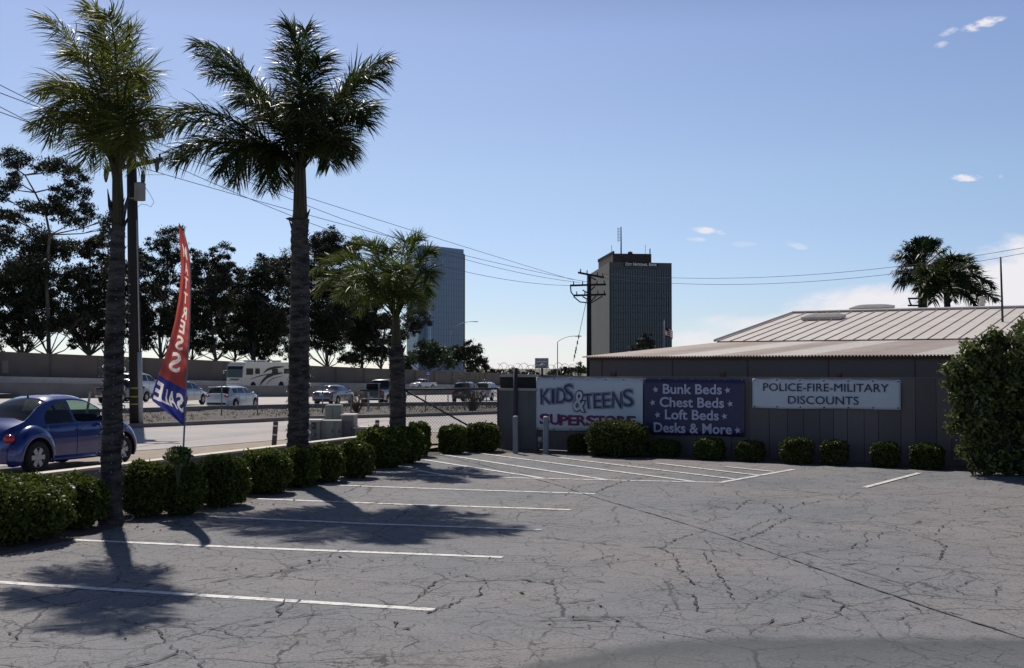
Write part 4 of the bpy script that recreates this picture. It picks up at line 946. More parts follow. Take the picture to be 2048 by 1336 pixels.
# large broadleaf tree at right edge
BT=wpnt(wu(2015,1.5),1.5); YB=BT.y
def blobs_world(name,label,cat,Y,trunk,blobs,seed,m,leaf,dens,tr,asp=.5):
    rs=np.random.RandomState(seed); b=U(trunk[0][0],trunk[0][1]); e=empty(name,(b.x,Y,0),0,label,cat); O=np.array([b.x,Y,0])
    tp_=[D(px,py,Y)-Vector(O) for px,py in trunk]; tp_[0].z=0; f=MB(); f.tube(tp_,[tr*(1-.6*i/(len(tp_)-1)) for i in range(len(tp_))],8)
    P=[];NN=[]
    core=MB()
    for px,py,rp in blobs:
        c=D(px,py,Y); r=rp/FPX*Y; c=np.array([c.x,c.y+rs.uniform(-.6,.3)*r,c.z])-O
        f.tube([min(tp_,key=lambda q:(q-Vector(c)).length),Vector(c)],[tr*.3,tr*.1],5,False)
        n=int(r*r*dens); d=rs.normal(size=(n,3)); d/=np.linalg.norm(d,axis=1)[:,None]
        rad=1.05-np.abs(rs.normal(size=(n,1)))*.22; lump=1+.12*np.sin(d[:,:1]*6+px)*np.sin(d[:,2:]*7+py)
        ns=max(6,int(r*r*90)); sc_=rs.normal(size=(ns,3)); sc_/=np.linalg.norm(sc_,axis=1)[:,None]; sc_=sc_*rs.uniform(.72,1.12,(ns,1)); ci=rs.randint(0,ns,n); h_=n//2
        Q=c+d*rad*lump*r*.93; Q[h_:]=c+sc_[ci[h_:]]*r+rs.normal(size=(n-h_,3))*.055; P.append(Q)
        rows=[[(c[0]+r*.62*math.sin(th)*math.cos(ph),c[1]+r*.62*math.sin(th)*math.sin(ph),c[2]+r*.62*math.cos(th)) for ph in np.linspace(0,2*math.pi,11)] for th in np.linspace(0,math.pi,7)]
        core.grid(rows)
    f.build('trunk',m_eucb,e,True); P=np.concatenate(P); P=P[P[:,2]>.03]; V,Fc=leaf_mesh(P,leaf,rs,asp,-.2,var=.5); raw_mesh('crown',V,Fc,m,e); core.build('crown_core',m_core,e,True)  # core: dark solid balls inside the clumps, blocking the view through the crown
blobs_world('broadleaf_tree','large bushy broadleaf tree growing over the fence at the right edge','tree',YB,[(2020,955),(2015,880),(2010,800)],
 [(2045,690,48),(1990,716,30),(1948,706,26),(1925,735,34),(1985,760,48),(2050,770,60),(1920,775,26),(1945,812,40),(2010,830,55),(1965,860,36),(2060,860,60),(1985,905,45),(1955,905,26),(2040,925,40),(1938,850,22),(1960,930,24),(1912,752,18),(2090,720,60),(2110,850,70)]+[(1988+60*math.cos(a)*(1.0+.25*math.sin(a*5)),800+125*math.sin(a),11+6*math.sin(a*7)) for a in np.linspace(1.75,5.0,26)]+[(1898,770,11),(1893,740,9),(1903,860,14),(1925,900,12),(1975,708,14),(2010,690,16),(2046,668,16)],55,m_leafb,.095,5600,.09)
# ---- queen palms
def bez(P0,P1_,P2,t): return P0*(1-t)**2+P1_*2*t*(1-t)+P2*t*t
def frond(par,O,P0,P1_,P2,rs,mt,n=54,ll=.42,wind=Vector((0,0,0)),wd=.03,seg=3,grav=.9,curl=.0):
    f=MB(); pts=[bez(P0,P1_,P2,i/12)-O for i in range(13)]
    f.tube(pts,[.022*(1-.85*i/12) for i in range(13)],5,False)
    V=f.v; Fs=f.f
    for i in range(n):
        t=.13+.87*(i/(n-1)); p=bez(P0,P1_,P2,t)-O; T=(bez(P0,P1_,P2,min(1,t+.02))-bez(P0,P1_,P2,t-.02)).normalized()
        S=T.cross(Vector((0,0,1))); S=S.normalized() if S.length>.05 else Vector((1,0,0)); Uu=S.cross(T)
        env=.35+.65*math.sin(math.pi*min(1,(t-.05)*1.05))**.6
        for sg in (1,-1):
            for _ in range(2):
                phi=rs.uniform(-.75,.85); L_=ll*env*rs.uniform(.75,1.15)
                d=(S*sg*math.cos(phi)+Uu*math.sin(phi)+T*(.55+.5*t)).normalized()
                q=p.copy(); side=d.cross(Vector((0,0,1))); 
                side=(side.normalized() if side.length>.1 else S)*wd*.5
                tw=Matrix.Rotation(rs.uniform(-1.1,1.1),3,d); side=tw@side
                o=len(V); st=[q.copy()]
                for k in range(seg):
                    q=q+d*(L_/seg); d=(d+Vector((0,0,-1))*grav*rs.uniform(.12,.55)+wind*rs.uniform(.2,.5)).normalized(); st.append(q.copy())
                for k,q_ in enumerate(st):
                    w_=(.55,1.0,.75,.08)[k] if seg==3 else (.7,1,.08)[k]
                    V.append(tuple(q_-side*w_)); V.append(tuple(q_+side*w_))
                for k in range(seg): Fs.append((o+2*k,o+2*k+1,o+2*k+3,o+2*k+2))
    me=f.build('frond',[mt],par)
def palm_trunk(par,O,spine,Y,rad,seed):
    rs=random.Random(seed); pts=[]; rr_=[]
    P=[D(px,py,Y) for px,py in spine]; P[0].z=-.02
    for i in range(len(P)-1):
        L_=(P[i+1]-P[i]).length; n=max(2,int(L_/.035))
        for k in range(n):
            t=k/n; p=P[i].lerp(P[i+1],t); r=rad[i]+(rad[i+1]-rad[i])*t; pts.append(p-O); rr_.append(r)
    pts.append(P[-1]-O); rr_.append(rad[-1])
    V=[];Fs=[];n=18
    for i,(p,r) in enumerate(zip(pts,rr_)):
        saw=((i%5)/4.0)**2*.13*(.6+.4*math.sin(i*1.7)); 
        for k in range(n):
            a=2*math.pi*k/n; q=r*(1+saw+.05*math.sin(a*3+i*.31+seed)+rs.uniform(-.035,.035)); V.append((p.x+q*math.cos(a),p.y+q*math.sin(a),p.z+.012*math.sin(2*a+i)))
    for i in range(len(pts)-1):
        for k in range(n): j=(k+1)%n; Fs.append((i*n+k,i*n+j,i*n+n+j,i*n+n+k))
    f=MB(); f.add(V,Fs)
    for _ in range(90):      # ragged leaf-base fibres
        i=rs.randrange(4,len(pts)-1); a=rs.uniform(0,6.28); p=pts[i]; r=rr_[i]; q=Vector((math.cos(a),math.sin(a),0)); f.tube([p+q*r*.95,p+q*(r+rs.uniform(.015,.05))+Vector((0,0,rs.uniform(-.02,.07)))],[.012,.002],3,False)
    f.build('trunk',m_trunkp,par,False)
def palm(label,Y,spine,rad,shaft,boots,fronds,seed,mt,ll,wind=Vector((0,0,0)),extra=0,wd=.03,n=54,grav=.9):
    rs=random.Random(seed); b=D(spine[0][0],spine[0][1],Y); O=Vector((b.x,Y,0))
    e=empty('queen_palm',O,0,label,'palm tree','queen palms in the planter')
    palm_trunk(e,O,spine,Y,rad,seed)
    f=MB(); sp_=[D(px,py,Y)-O for px,py,_ in shaft]; f.tube(sp_,[r for _,_,r in shaft],10)
    # bundle of leaf bases
    top=sp_[-1]; 
    for k in range(9):
        a=k*.7; q=Vector((math.cos(a),math.sin(a),0)); f.tube([sp_[0]+q*shaft[0][2]*.7,top+q*shaft[-1][2]*.9,top+q*.20+Vector((0,0,.30))],[.035,.026,.014],5)
    f.build('crown_shaft',m_shaft,e,True)
    for (x0,y0,x1,y1,w_) in boots:
        f=MB(); a=D(x0,y0,Y)-O; c=D(x1,y1,Y)-O; a.y-=.03; m_=a.lerp(c,.5)+Vector((0,-.03,0)); f.tube([a,m_,c],[w_,w_*.75,w_*.15],5); f.build('leaf_stub',m_trunkp,e)
    base=D(shaft[-1][0],shaft[-1][1],Y)
    for (cx,cy,tx,ty,dy1,dy2) in fronds:
        P1_=D(cx,cy,Y+dy1); P2=D(tx,ty,Y+dy2); frond(e,O,base+Vector((rs.uniform(-.05,.05),rs.uniform(-.05,.05),-.1)),P1_,P2,rs,mt,n=n,ll=ll,wind=wind,wd=wd,grav=grav)
    return e
palm('front queen palm with windswept crown and string lights on its trunk',15.9,[(222,1046),(222,960),(226,800),(231,620),(237,450)],[.165,.128,.125,.118,.085],[(237,460,.08),(236,400,.055),(234,335,.045)],
 [(228,446,215,378,.035),(246,446,262,372,.03),(242,470,262,425,.03),(230,480,214,440,.03),(236,455,222,400,.03),(238,440,250,395,.025)],
 [(200,90,84,38,.2,.5),(190,100,66,255,-.3,-.5),(150,150,95,275,-.6,-.9),(235,40,172,18,.3,.3),(262,70,296,190,.2,.4),(240,60,215,30,-.4,-.8),(180,150,130,285,.6,1.1),(275,150,296,262,-.5,-.8),(210,200,170,320,-.6,-1.0),(255,210,272,330,.4,.8),
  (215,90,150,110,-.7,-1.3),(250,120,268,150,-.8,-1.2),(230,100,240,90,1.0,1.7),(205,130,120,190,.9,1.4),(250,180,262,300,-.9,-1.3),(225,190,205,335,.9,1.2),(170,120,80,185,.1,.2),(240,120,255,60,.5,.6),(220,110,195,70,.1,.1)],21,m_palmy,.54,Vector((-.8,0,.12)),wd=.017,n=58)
palm('tall dark queen palm with wide crown standing second from the camera',21.7,[(592,962),(596,880),(598,720),(600,560),(600,440)],[.20,.185,.18,.165,.15],[(600,450,.15),(600,400,.105),(600,330,.085)],
 [(590,440,572,437,.05),(608,450,620,418,.045),(604,470,618,438,.05),(592,470,578,440,.04),(600,440,607,400,.04)],
 [(505,110,393,90,.2,.4),(530,150,402,112,-.2,-.1),(520,130,420,150,.6,.9),(612,80,572,52,-.2,-.1),(600,110,610,60,.3,.5),(622,130,640,120,-.5,-.7),(590,160,572,95,.5,.8),(690,130,778,122,.2,.5),(680,160,765,150,-.3,-.4),(670,190,735,150,.5,.9),
  (425,170,308,245,-.3,-.4),(440,200,318,262,.3,.4),(450,225,332,318,.5,.8),(470,235,350,330,-.4,-.5),(480,245,440,345,-.6,-1.0),(500,250,470,365,.2,.3),(530,250,535,378,-.2,-.3),(545,270,565,365,.5,.8),
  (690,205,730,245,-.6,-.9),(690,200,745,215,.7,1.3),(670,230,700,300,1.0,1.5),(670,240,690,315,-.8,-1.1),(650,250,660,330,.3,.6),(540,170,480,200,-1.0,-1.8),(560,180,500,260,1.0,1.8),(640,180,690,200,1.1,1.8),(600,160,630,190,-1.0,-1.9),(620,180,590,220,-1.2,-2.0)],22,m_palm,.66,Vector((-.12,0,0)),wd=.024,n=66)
palm('smaller queen palm with bright green crown beside the gate post',26.8,[(793,918),(794,860),(793,770),(794,720),(793,690)],[.17,.155,.16,.17,.13],[(793,700,.13),(793,660,.075),(792,630,.06)],
 [(785,720,775,690,.05),(800,715,812,690,.05),(795,730,800,700,.05),(790,750,780,725,.05)],
 [(700,470,625,545,.2,.3),(690,500,632,585,-.2,-.3),(730,480,668,520,.3,.5),(720,500,690,600,-.5,-.8),(765,480,712,488,.3,.5),(760,500,745,490,-.5,-.6),(790,480,775,500,-.6,-1.0),(815,480,838,478,.1,.2),(805,470,812,482,.4,.5),(845,490,866,505,-.2,-.2),(850,500,862,560,-.4,-.6),(840,520,858,590,.3,.4),
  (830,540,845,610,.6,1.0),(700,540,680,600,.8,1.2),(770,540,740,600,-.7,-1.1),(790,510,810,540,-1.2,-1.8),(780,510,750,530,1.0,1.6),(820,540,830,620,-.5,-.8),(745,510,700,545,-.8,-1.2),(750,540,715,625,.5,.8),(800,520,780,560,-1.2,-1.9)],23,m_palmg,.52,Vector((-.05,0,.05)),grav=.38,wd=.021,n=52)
# string lights wound round the two tall palm trunks
m_wire=mat('light_wire',(.01,.012,.01),None,3,.6); m_bulb=mat('clear_bulb',(.75,.75,.72),None,3,.15,spec=.8)
def string_lights(label,Y,spine,rads,y0,y1,pitch,seed):
    rs=random.Random(seed); b=D(spine[0][0],spine[0][1],Y); O=Vector((b.x,Y,0)); e=empty('string_lights',O,0,label,'string lights','string lights wound round palm trunks')
    z0=D(0,y0,Y).z; z1=D(0,y1,Y).z; f=MB(); bl=MB(); pts=[]; n=int((z1-z0)/pitch*20)
    SP=[D(px,py,Y) for px,py in spine]
    for i in range(n):
        z=z0+(z1-z0)*i/n; a=2*math.pi*i/20
        k=max(j for j in range(len(SP)-1) if SP[j].z<=z or j==0); t=min(1,max(0,(z-SP[k].z)/(SP[k+1].z-SP[k].z))); x=SP[k].x+(SP[k+1].x-SP[k].x)*t; r=(rads[k]+(rads[k+1]-rads[k])*t)*1.13+.008
        p=Vector((x+r*math.cos(a),Y+r*math.sin(a),z+.05*math.sin(a+rs.uniform(-.1,.1))+rs.uniform(-.012,.012)))-O; pts.append(p)
        if i%4==0:
            q=p+Vector((math.cos(a),math.sin(a),rs.uniform(-.6,.3)))*.035; f.tube([p,q],.0045,4); bl.tube([q,q+Vector((math.cos(a),math.sin(a),-.2))*.022],[.0065,.002],5)
    f.tube(pts,.0055,4); f.build('wire',m_wire,e); bl.build('bulbs',m_bulb,e)
string_lights('dark wire of small clear lights wound round the front palm trunk',15.9,[(222,1046),(222,960),(226,800),(231,620),(237,450)],[.165,.128,.125,.118,.085],950,560,.125,1)
string_lights('wire of small clear lights wound round the second palm trunk',21.7,[(592,962),(596,880),(598,720),(600,560),(600,440)],[.20,.185,.18,.165,.15],905,520,.17,2)
# ---- fan palm and queen palm behind the warehouse
def far_palms():
    Y=70.0; rs=random.Random(4)
    b=D(1845,620,Y); O=Vector((b.x,Y,0)); e=empty('fan_palm',O,0,'fan palm with round stiff crown rising behind the ribbed roof','palm tree')
    f=MB(); c=D(1845,535,Y)-O; f.tube([(0,0,0),(0,0,c.z*.6),(c.x,0,c.z)],[.33,.28,.22],9); f.build('trunk',m_trunkp,e,True)
    V=[];Fs=[]
    for k in range(95):
        el=rs.uniform(-.75,1.45); az=rs.uniform(0,6.28); d=Vector((math.cos(az)*math.cos(el),math.sin(az)*math.cos(el),math.sin(el))); L_=rs.uniform(.7,1.15)*(1.2 if el>.2 else 1.05)
        if el<-.3: L_*=1.1
        p=c+d*L_; f=MB(); f.tube([c,p],[.03,.015],4,False)
        S=d.cross(Vector((0,0,1))).normalized() if abs(d.z)<.98 else Vector((1,0,0)); U_=S.cross(d)
        for j in range(22):
            a=(j/21-.5)*2.5+rs.uniform(-.05,.05); q=(d*math.cos(a)+S*math.sin(a)+U_*rs.uniform(-.12,.12)).normalized(); l2=rs.uniform(.75,1.0)*.98*(1-.15*abs(a)); w_=q.cross(U_)*.045
            o=len(f.v); m_=p+q*l2*.65; t_=p+q*l2+Vector((0,0,-.28*rs.uniform(.4,1.4)))
            f.v+= [tuple(p),tuple(m_-w_),tuple(t_),tuple(m_+w_)]; f.f.append((o,o+1,o+2,o+3))
        f.build('frond',m_fan,e)
    b=D(1905,620,62); O=Vector((b.x,62,0)); e=empty('queen_palm',O,0,'arching feathery palm right of the fan palm behind the ribbed roof','palm tree')
    f=MB(); c=D(1893,585,62); f.tube([(0,0,0),c-O],[.25,.16],8); f.build('trunk',m_trunkp,e,True)
    for (cx,cy,tx,ty,a,b_) in ((1930,505,1955,545,.3,.5),(1930,520,1988,575,-.4,-.6),(1880,520,1850,560,-.3,-.6),(1900,500,1880,530,.8,1.4),(1940,560,1992,600,.5,.8),(1870,550,1840,600,.4,.8),(1910,520,1930,570,-1.2,-2.0),(1890,500,1915,520,-.6,-1.2),(1860,540,1835,580,-.9,-1.2),(1935,540,1965,600,-1,-1.6),(1880,560,1865,605,-1.2,-2.0),(1905,510,1940,520,1.0,1.7),(1925,570,1950,610,-1,-1.4),(1895,530,1870,540,1.4,2.2),(1900,540,1905,600,-1.5,-2.4),(1850,530,1842,545,.1,.4)):
        frond(e,O,c,D(cx,cy,62+a),D(tx,ty,62+b_),rs,m_palm,n=50,ll=.85,wd=.06,seg=2)
far_palms()
# ---- dry weeds on the verge, and a dry shrub behind the gate (uncountable ground cover)
def weeds(name,n,seed,px0,px1,py0,py1,m,h,z=-.05,label=None,cat='weeds'):
    rs=np.random.RandomState(seed); V=[];Fs=[]
    C=[]
    for i in range(n):
        px=rs.uniform(px0,px1); t=rs.uniform(0,1)
        k=np.interp(px,[p[0] for p in farp],[p[1] for p in farp]); k2=np.interp(px,[p[0] for p in nearf],[p[1] for p in nearf])
        # position by the same interpolation as the verge
        s=np.interp(px,[p[0] for p in farp],range(len(farp))); kk=min(int(s),len(fk)-2); a=fk[kk].lerp(fk[kk+1],s-kk)
        s=np.interp(px,[p[0] for p in nearf],range(len(nearf))); kk=min(int(s),len(fe)-2); b=fe[kk].lerp(fe[kk+1],s-kk); p=a.lerp(b,.05+.72*t)
        cl=rs.randint(5,12); 
        for _ in range(cl): C.append((p.x+rs.normal()*.25,p.y+rs.normal()*.25,p.z+.12+abs(rs.normal())*h*.5))
    V,Fc=leaf_mesh(np.array(C),h,rs,.14,-1.2,var=.6); o=raw_mesh(name,V,Fc,m); tag(o,label,cat,None,'stuff')
weeds('dry_weeds',520,3,-100,1250,0,0,m_dead,.15,label='dry brown weeds and litter scattered over the verge')
weeds('green_weeds',260,4,560,1250,0,0,m_green,.16,label='patches of green weeds on the verge by the freeway')
for i,(px,pyb,pyt,lab) in enumerate(((945,815,742,'bare dry bush behind the left part of the chain link gate'),(715,815,775,'dry leafless bush on the verge by the black pickup'))):
    p=U(px,pyb+14,-.1); rs=random.Random(i+60); e=empty('dry_bush',p,0,lab,'bush'); f=MB(); H=(pyb-pyt)/FPX*p.y
    for k in range(90):
        a=rs.uniform(0,6.28); sp_=rs.uniform(.1,.75)*H; q=Vector((math.cos(a)*sp_,math.sin(a)*sp_,H*rs.uniform(.5,1.05))); m_=q*.5+Vector((rs.uniform(-.1,.1),0,H*.1)); f.tube([(0,0,0),m_,q],[.012,.008,.003],3,False)
        for _ in range(3): f.tube([m_.lerp(q,rs.random()),q+Vector((rs.uniform(-.2,.2),rs.uniform(-.2,.2),rs.uniform(-.1,.15)))],[.005,.002],3,False)
    f.build('twigs',m_dead,e)
    n_=120 if i==0 else 10; rs2=np.random.RandomState(9+i); P=rs2.normal(size=(n_*4,3))*np.array([.35,.35,.28])*H+np.array([0,0,.75*H]); V,Fc=leaf_mesh(P,.07,rs2,.5); raw_mesh('foliage',V,Fc,m_green,e)
# litter and leaves on the lot near the hedges
rs=np.random.RandomState(77); C=[]
for (px,py,n,s_) in ((300,1045,60,.5),(470,1010,40,.4),(980,900,60,.5),(700,1200,20,1.6),(1500,1100,16,3.0),(1300,1250,14,2.0),(880,930,20,1.0)):
    p=U(px,py)
    for _ in range(n): C.append((p.x+rs.normal()*s_,p.y+rs.normal()*s_,.012+rs.uniform(0,.01)))
C=np.array(C); V,Fc=leaf_mesh(C,.045,rs,.6); V[:,2]=np.clip(V[:,2],.008,.03); o=raw_mesh('fallen_leaves',V,Fc,m_dead); tag(o,'small dry leaves and grit scattered on the asphalt','leaves',None,'stuff')
# ================================================================== VEHICLES
m_tyre=mat('tyre_rubber',(.012,.012,.013),(.02,.02,.02),20,.85); m_rim=mat('alloy_rim',(.30,.31,.33),(.36,.37,.39),10,.3,0,.8); m_hub=mat('hubcap_grey',(.42,.44,.48),(.48,.50,.54),10,.35,0,.35)
m_darkin=mat('dark_interior',(.008,.008,.009),None,5,.9); m_red=mat('tail_light_red',(.42,.015,.02),(.36,.01,.015),10,.15,coat=.6); m_lamp=mat('headlight_lens',(.5,.52,.55),None,10,.1,coat=.5)
m_plate=mat('number_plate',(.45,.45,.45),None,10,.5); m_chrome=mat('chrome',(.6,.6,.62),None,5,.12,0,1.0); m_plastic=mat('black_plastic',(.018,.018,.02),None,8,.6)
gl_dark=glass('tinted_glass',(.10,.12,.12),.12); gl_clear=glass('green_glass',(.62,.78,.70),.80); gl_rear=glass('rear_tinted_glass',(.10,.13,.14),.35)
def paintm(name,c,metal=.0,rough=.25): return mat(name,c,tuple(x*.92 for x in c),3,rough,0,metal,.5,coat=.9)
def catmull(P,xs):
    P=sorted(P); px=[p[0] for p in P]; return np.interp(xs,px,[p[1] for p in P])
def smooth_interp(P,xs):
    P=sorted(P); X=np.array([p[0] for p in P]); Y=np.array([p[1] for p in P]); m=np.zeros(len(X)); d=np.diff(Y)/np.diff(X)
    m[0]=d[0]; m[-1]=d[-1]
    for i in range(1,len(X)-1): m[i]=0 if d[i-1]*d[i]<=0 else 2*d[i-1]*d[i]/(d[i-1]+d[i])
    xs=np.clip(xs,X[0],X[-1]); k=np.clip(np.searchsorted(X,xs)-1,0,len(X)-2); h=X[k+1]-X[k]; t=(xs-X[k])/h
    return (2*t**3-3*t**2+1)*Y[k]+(t**3-2*t**2+t)*h*m[k]+(-2*t**3+3*t**2)*Y[k+1]+(t**3-t**2)*h*m[k+1]
def wheel(par,x,y,R_,w,sgn,spokes=6,rimm=None,name='wheel'):
    e=bpy.data.objects.new(name,None); e.empty_display_size=.1; link(e,par); e.location=(x,y,R_)
    f=MB(); f.lathe([(R_*.62,-w/2),(R_*.93,-w/2),(R_,-w*.36),(R_,w*.36),(R_*.93,w/2),(R_*.64,w/2),(R_*.62,w*.3)],(0,0,0),'Y',28); f.build('tyre',m_tyre,e,True)
    f=MB(); yo=sgn*w*.40; ri=R_*.635
    f.lathe([(ri,sgn*-w*.3),(ri,yo),(ri*.93,yo+sgn*.004)],(0,0,0),'Y',28)
    f.lathe([(0,yo+sgn*.012),(ri*.28,yo+sgn*.010),(ri*.30,yo-sgn*.01)],(0,0,0),'Y',18)
    for k in range(spokes):
        a=2*math.pi*k/spokes; c,s=math.cos(a),math.sin(a); w0=ri*.20; w1=ri*.30
        q=[(ri*.2*c-w0*s,ri*.2*s+w0*c),(ri*.2*c+w0*s,ri*.2*s-w0*c),(ri*.95*c+w1*s*.8,ri*.95*s-w1*c*.8),(ri*.95*c-w1*s*.8,ri*.95*s+w1*c*.8)]
        f.add([(a_,yo+sgn*.006,b_) for a_,b_ in q]+[(a_,yo-sgn*.02,b_) for a_,b_ in q],[(0,1,2,3),(4,7,6,5),(0,4,5,1),(1,5,6,2),(2,6,7,3),(3,7,4,0)])
    f.build('rim',rimm or m_rim,e)
    f=MB(); f.lathe([(0,yo-sgn*.035),(ri,yo-sgn*.035)],(0,0,0),'Y',24); f.build('brake_disc',m_darkin,e)
    return e
def vehicle(name,label,cat,loc,az,S,group=None):
    """S: L,top,belt,plan,zb,R,arch,xw(rear,front),track, side windows, glass ranges, paint"""
    e=empty(name,loc,R(90-az),label,cat,group)
    L=S['L']; xr,xf=S['xw']; Rw=S['R']; Ar=S.get('arch',Rw*1.13)
    xs=set(np.round(np.linspace(-L/2,L/2,S.get('n',46)),4))
    for c in (xr,xf):
        for a in np.linspace(0,math.pi,15): xs.add(round(c+Ar*math.cos(a),4))
        xs.add(round(c-Ar-.004,4)); xs.add(round(c+Ar+.004,4))
    for a,b_ in S['win']+[S['wind'],S['rear']]: xs.add(a); xs.add(b_)
    for x in (-L/2+.03,-L/2+.08,-L/2+.16,L/2-.03,L/2-.08,L/2-.16): xs.add(round(x,4))
    xs=np.array(sorted(x for x in xs if -L/2<=x<=L/2)); xs=xs[np.concatenate([[True],np.diff(xs)>.002])]
    it=smooth_interp if S.get('smooth',True) else catmull
    zt=it(S['top'],xs); zb_=it(S['belt'],xs); zb_=np.minimum(zb_,zt-.02); w=it(S['plan'],xs)
    sill=S.get('sill',.22)*np.ones_like(xs)
    sill=np.where(xs<xr-Ar, sill+ (xr-Ar-xs)*.12, sill); sill=np.where(xs>xf+Ar, sill+(xs-xf-Ar)*.10, sill)
    for c in (xr,xf):
        dd=Ar**2-(xs-c)**2; ok=dd>0; sill=np.where(ok,np.maximum(sill,Rw+np.sqrt(np.maximum(dd,0))),sill)
    sill=np.minimum(sill,zb_-.10)
    tum=S.get('tum',.34); rows=[]; ts=S.get('ts',(.14,.5,.88)); K=10+len(ts); NGL=len(ts)
    for i,x in enumerate(xs):
        W=w[i]; g=zt[i]-zb_[i]; wr=max(W*.5,W*.95-tum*max(0,g-.06)-.02); cr=min(.10,g*.5); zr=zt[i]-cr*.75
        b0=sill[i]; bl=zb_[i]
        pts=[(0,b0),(W*.80,b0),(W*.965,b0+.015),(W*1.0,b0+(bl-b0)*.45),(W*.992,bl-(bl-b0)*.22),(W*.965,bl-.005),(W*.945,bl+.015)]
        for t in ts: pts.append((W*.945+(wr-W*.945)*t, bl+.015+(zr-bl-.015)*t))
        pts+=[(wr-.015,zr),(wr*.62,zt[i]-cr*.12),(0,zt[i])]
        rows.append([(x,y,z) for y,z in pts])
    full=[]
    for r_ in rows: full.append(r_+[(p[0],-p[1],p[2]) for p in reversed(r_[1:-1])])
    NP=len(full[0]); V=[p for r_ in full for p in r_]
    F_={'body':[],'side_window':{}, 'windshield':[],'rear_window':[],'underbody':[]}
    for i in range(len(xs)-1):
        xm=(xs[i]+xs[i+1])/2
        for k in range(NP):
            j=(k+1)%NP; q=(i*NP+k,i*NP+j,(i+1)*NP+j,(i+1)*NP+k)
            kk=k if k<K-1 else NP-1-k
            side=1 if k<K-1 else -1
            dest='body'
            gl=zt[i]-zb_[i]
            if kk in (0,): dest='underbody'
            elif S.get('winfn') and 6<=kk<=K-4:
                zc=sum(V[v][2] for v in q)/4; wi=S['winfn'](xm,zc)
                if wi is not None: dest=('win',wi,side)
            elif 7<=kk<7+NGL-1 and not S.get('winfn'):
                for wi,(a,b_) in enumerate(S['win']):
                    if a<=xm<=b_: dest=('win',wi,side)
            elif kk in (K-3,K-2):
                if S['wind'][0]<=xm<=S['wind'][1]: dest='windshield'
                if S['rear'][0]<=xm<=S['rear'][1]: dest='rear_window'
            if isinstance(dest,tuple): F_['side_window'].setdefault(dest,[]).append(q)
            else: F_[dest].append(q)
    n=len(V)
    F_['body'].append(tuple(range(NP))); F_['body'].append(tuple(reversed(range((len(xs)-1)*NP,len(xs)*NP))))
    def sub(nm,faces,m,smooth=True):
        if not faces: return
        used=sorted({v for f in faces for v in f}); mp={v:i for i,v in enumerate(used)}
        o=raw_mesh(nm,[V[v] for v in used],[tuple(mp[v] for v in f) for f in faces],m,e,smooth)
        return o
    o=sub('body',F_['body'],S['paint'])
    o.data.set_sharp_from_angle(angle=R(38))
    sub('underbody',F_['underbody'],m_darkin)
    gm=S.get('glass',gl_dark)
    for kq,fc in F_['side_window'].items():
        g_=gm
        if S.get('wmat') and kq[1] in S['wmat']: g_=S['wmat'][kq[1]]
        sub('side_window',fc,g_)
    sub('windshield',F_['windshield'],S.get('wsm',gm)); sub('rear_window',F_['rear_window'],S.get('rsm',gm))
    tr_=S['track']
    for c in (xr,xf):
        for sg in (1,-1): wheel(e,c,sg*tr_,Rw,.21,sg,S.get('spokes',5),S.get('rimm'))
    f=MB(); 
    if S.get('lining',True):
        f.box((0,0,(S.get('sill',.22)+.55)/2+.05),(L*.55,S['plan'][1][1]*1.5,.25)); f.build('floor_pan',m_darkin,e)
    for sg in (1,-1):
        wb=float(it(S['plan'],np.array([-L/2+.05]))[0])
        f=MB(); zl=S.get('tailz',.82); tw,th=S.get('tail',(.26,.14)); f.bbox((-L/2+.07,sg*(wb-.10-S.get('tailin',0)),zl),(.16,tw,th),.02); f.build('tail_light',m_red,e,True)
        wf=float(it(S['plan'],np.array([L/2-.1]))[0]); f=MB(); f.bbox((L/2-.14,sg*(wf-.14),S.get('headz',.66)),(.22,.28,.12),.02); f.build('headlight',m_lamp,e,True)
        xm_=S['wind'][0]-.25 if S['wind'][0]>0 else S['wind'][0]; xm_=S.get('mirx',xm_); zm=float(it(S['belt'],np.array([xm_]))[0]); f=MB(); f.bbox((xm_,sg*(S['track']+.20),zm+.07),(.10,.20,.13),.03); f.build('door_mirror',S.get('mirm',S['paint']),e,True)
    f=MB(); f.box((-L/2-.006,0,S.get('platez',.72)),(.012,.31,.155)); f.build('number_plate',m_plate,e)
    f=MB(); f.bbox((-L/2+.03,0,S.get('sill',.22)+.16),(.14,S['plan'][0][1]*1.86,.13),.03); f.build('rear_bumper',S.get('bump',m_plastic),e,True)
    f=MB(); f.bbox((L/2-.04,0,S.get('sill',.22)+.14),(.12,S['plan'][-1][1]*1.8,.13),.03); f.build('front_bumper',S.get('bump',m_plastic),e,True)
    for x in S.get('seams',[]):
        for sg in (1,-1):
            W=float(it(S['plan'],np.array([x]))[0]); zz=float(it(S['belt'],np.array([x]))[0])
            f=MB(); f.box((x,sg*(W*1.0+.0005),(S.get('sill',.22)+.1+zz)/2+.02),(.008,.006,zz-S.get('sill',.22)-.16)); f.build('door_seam',m_darkin,e)
    return e
def fz(px,py): p=F(px,py); return p
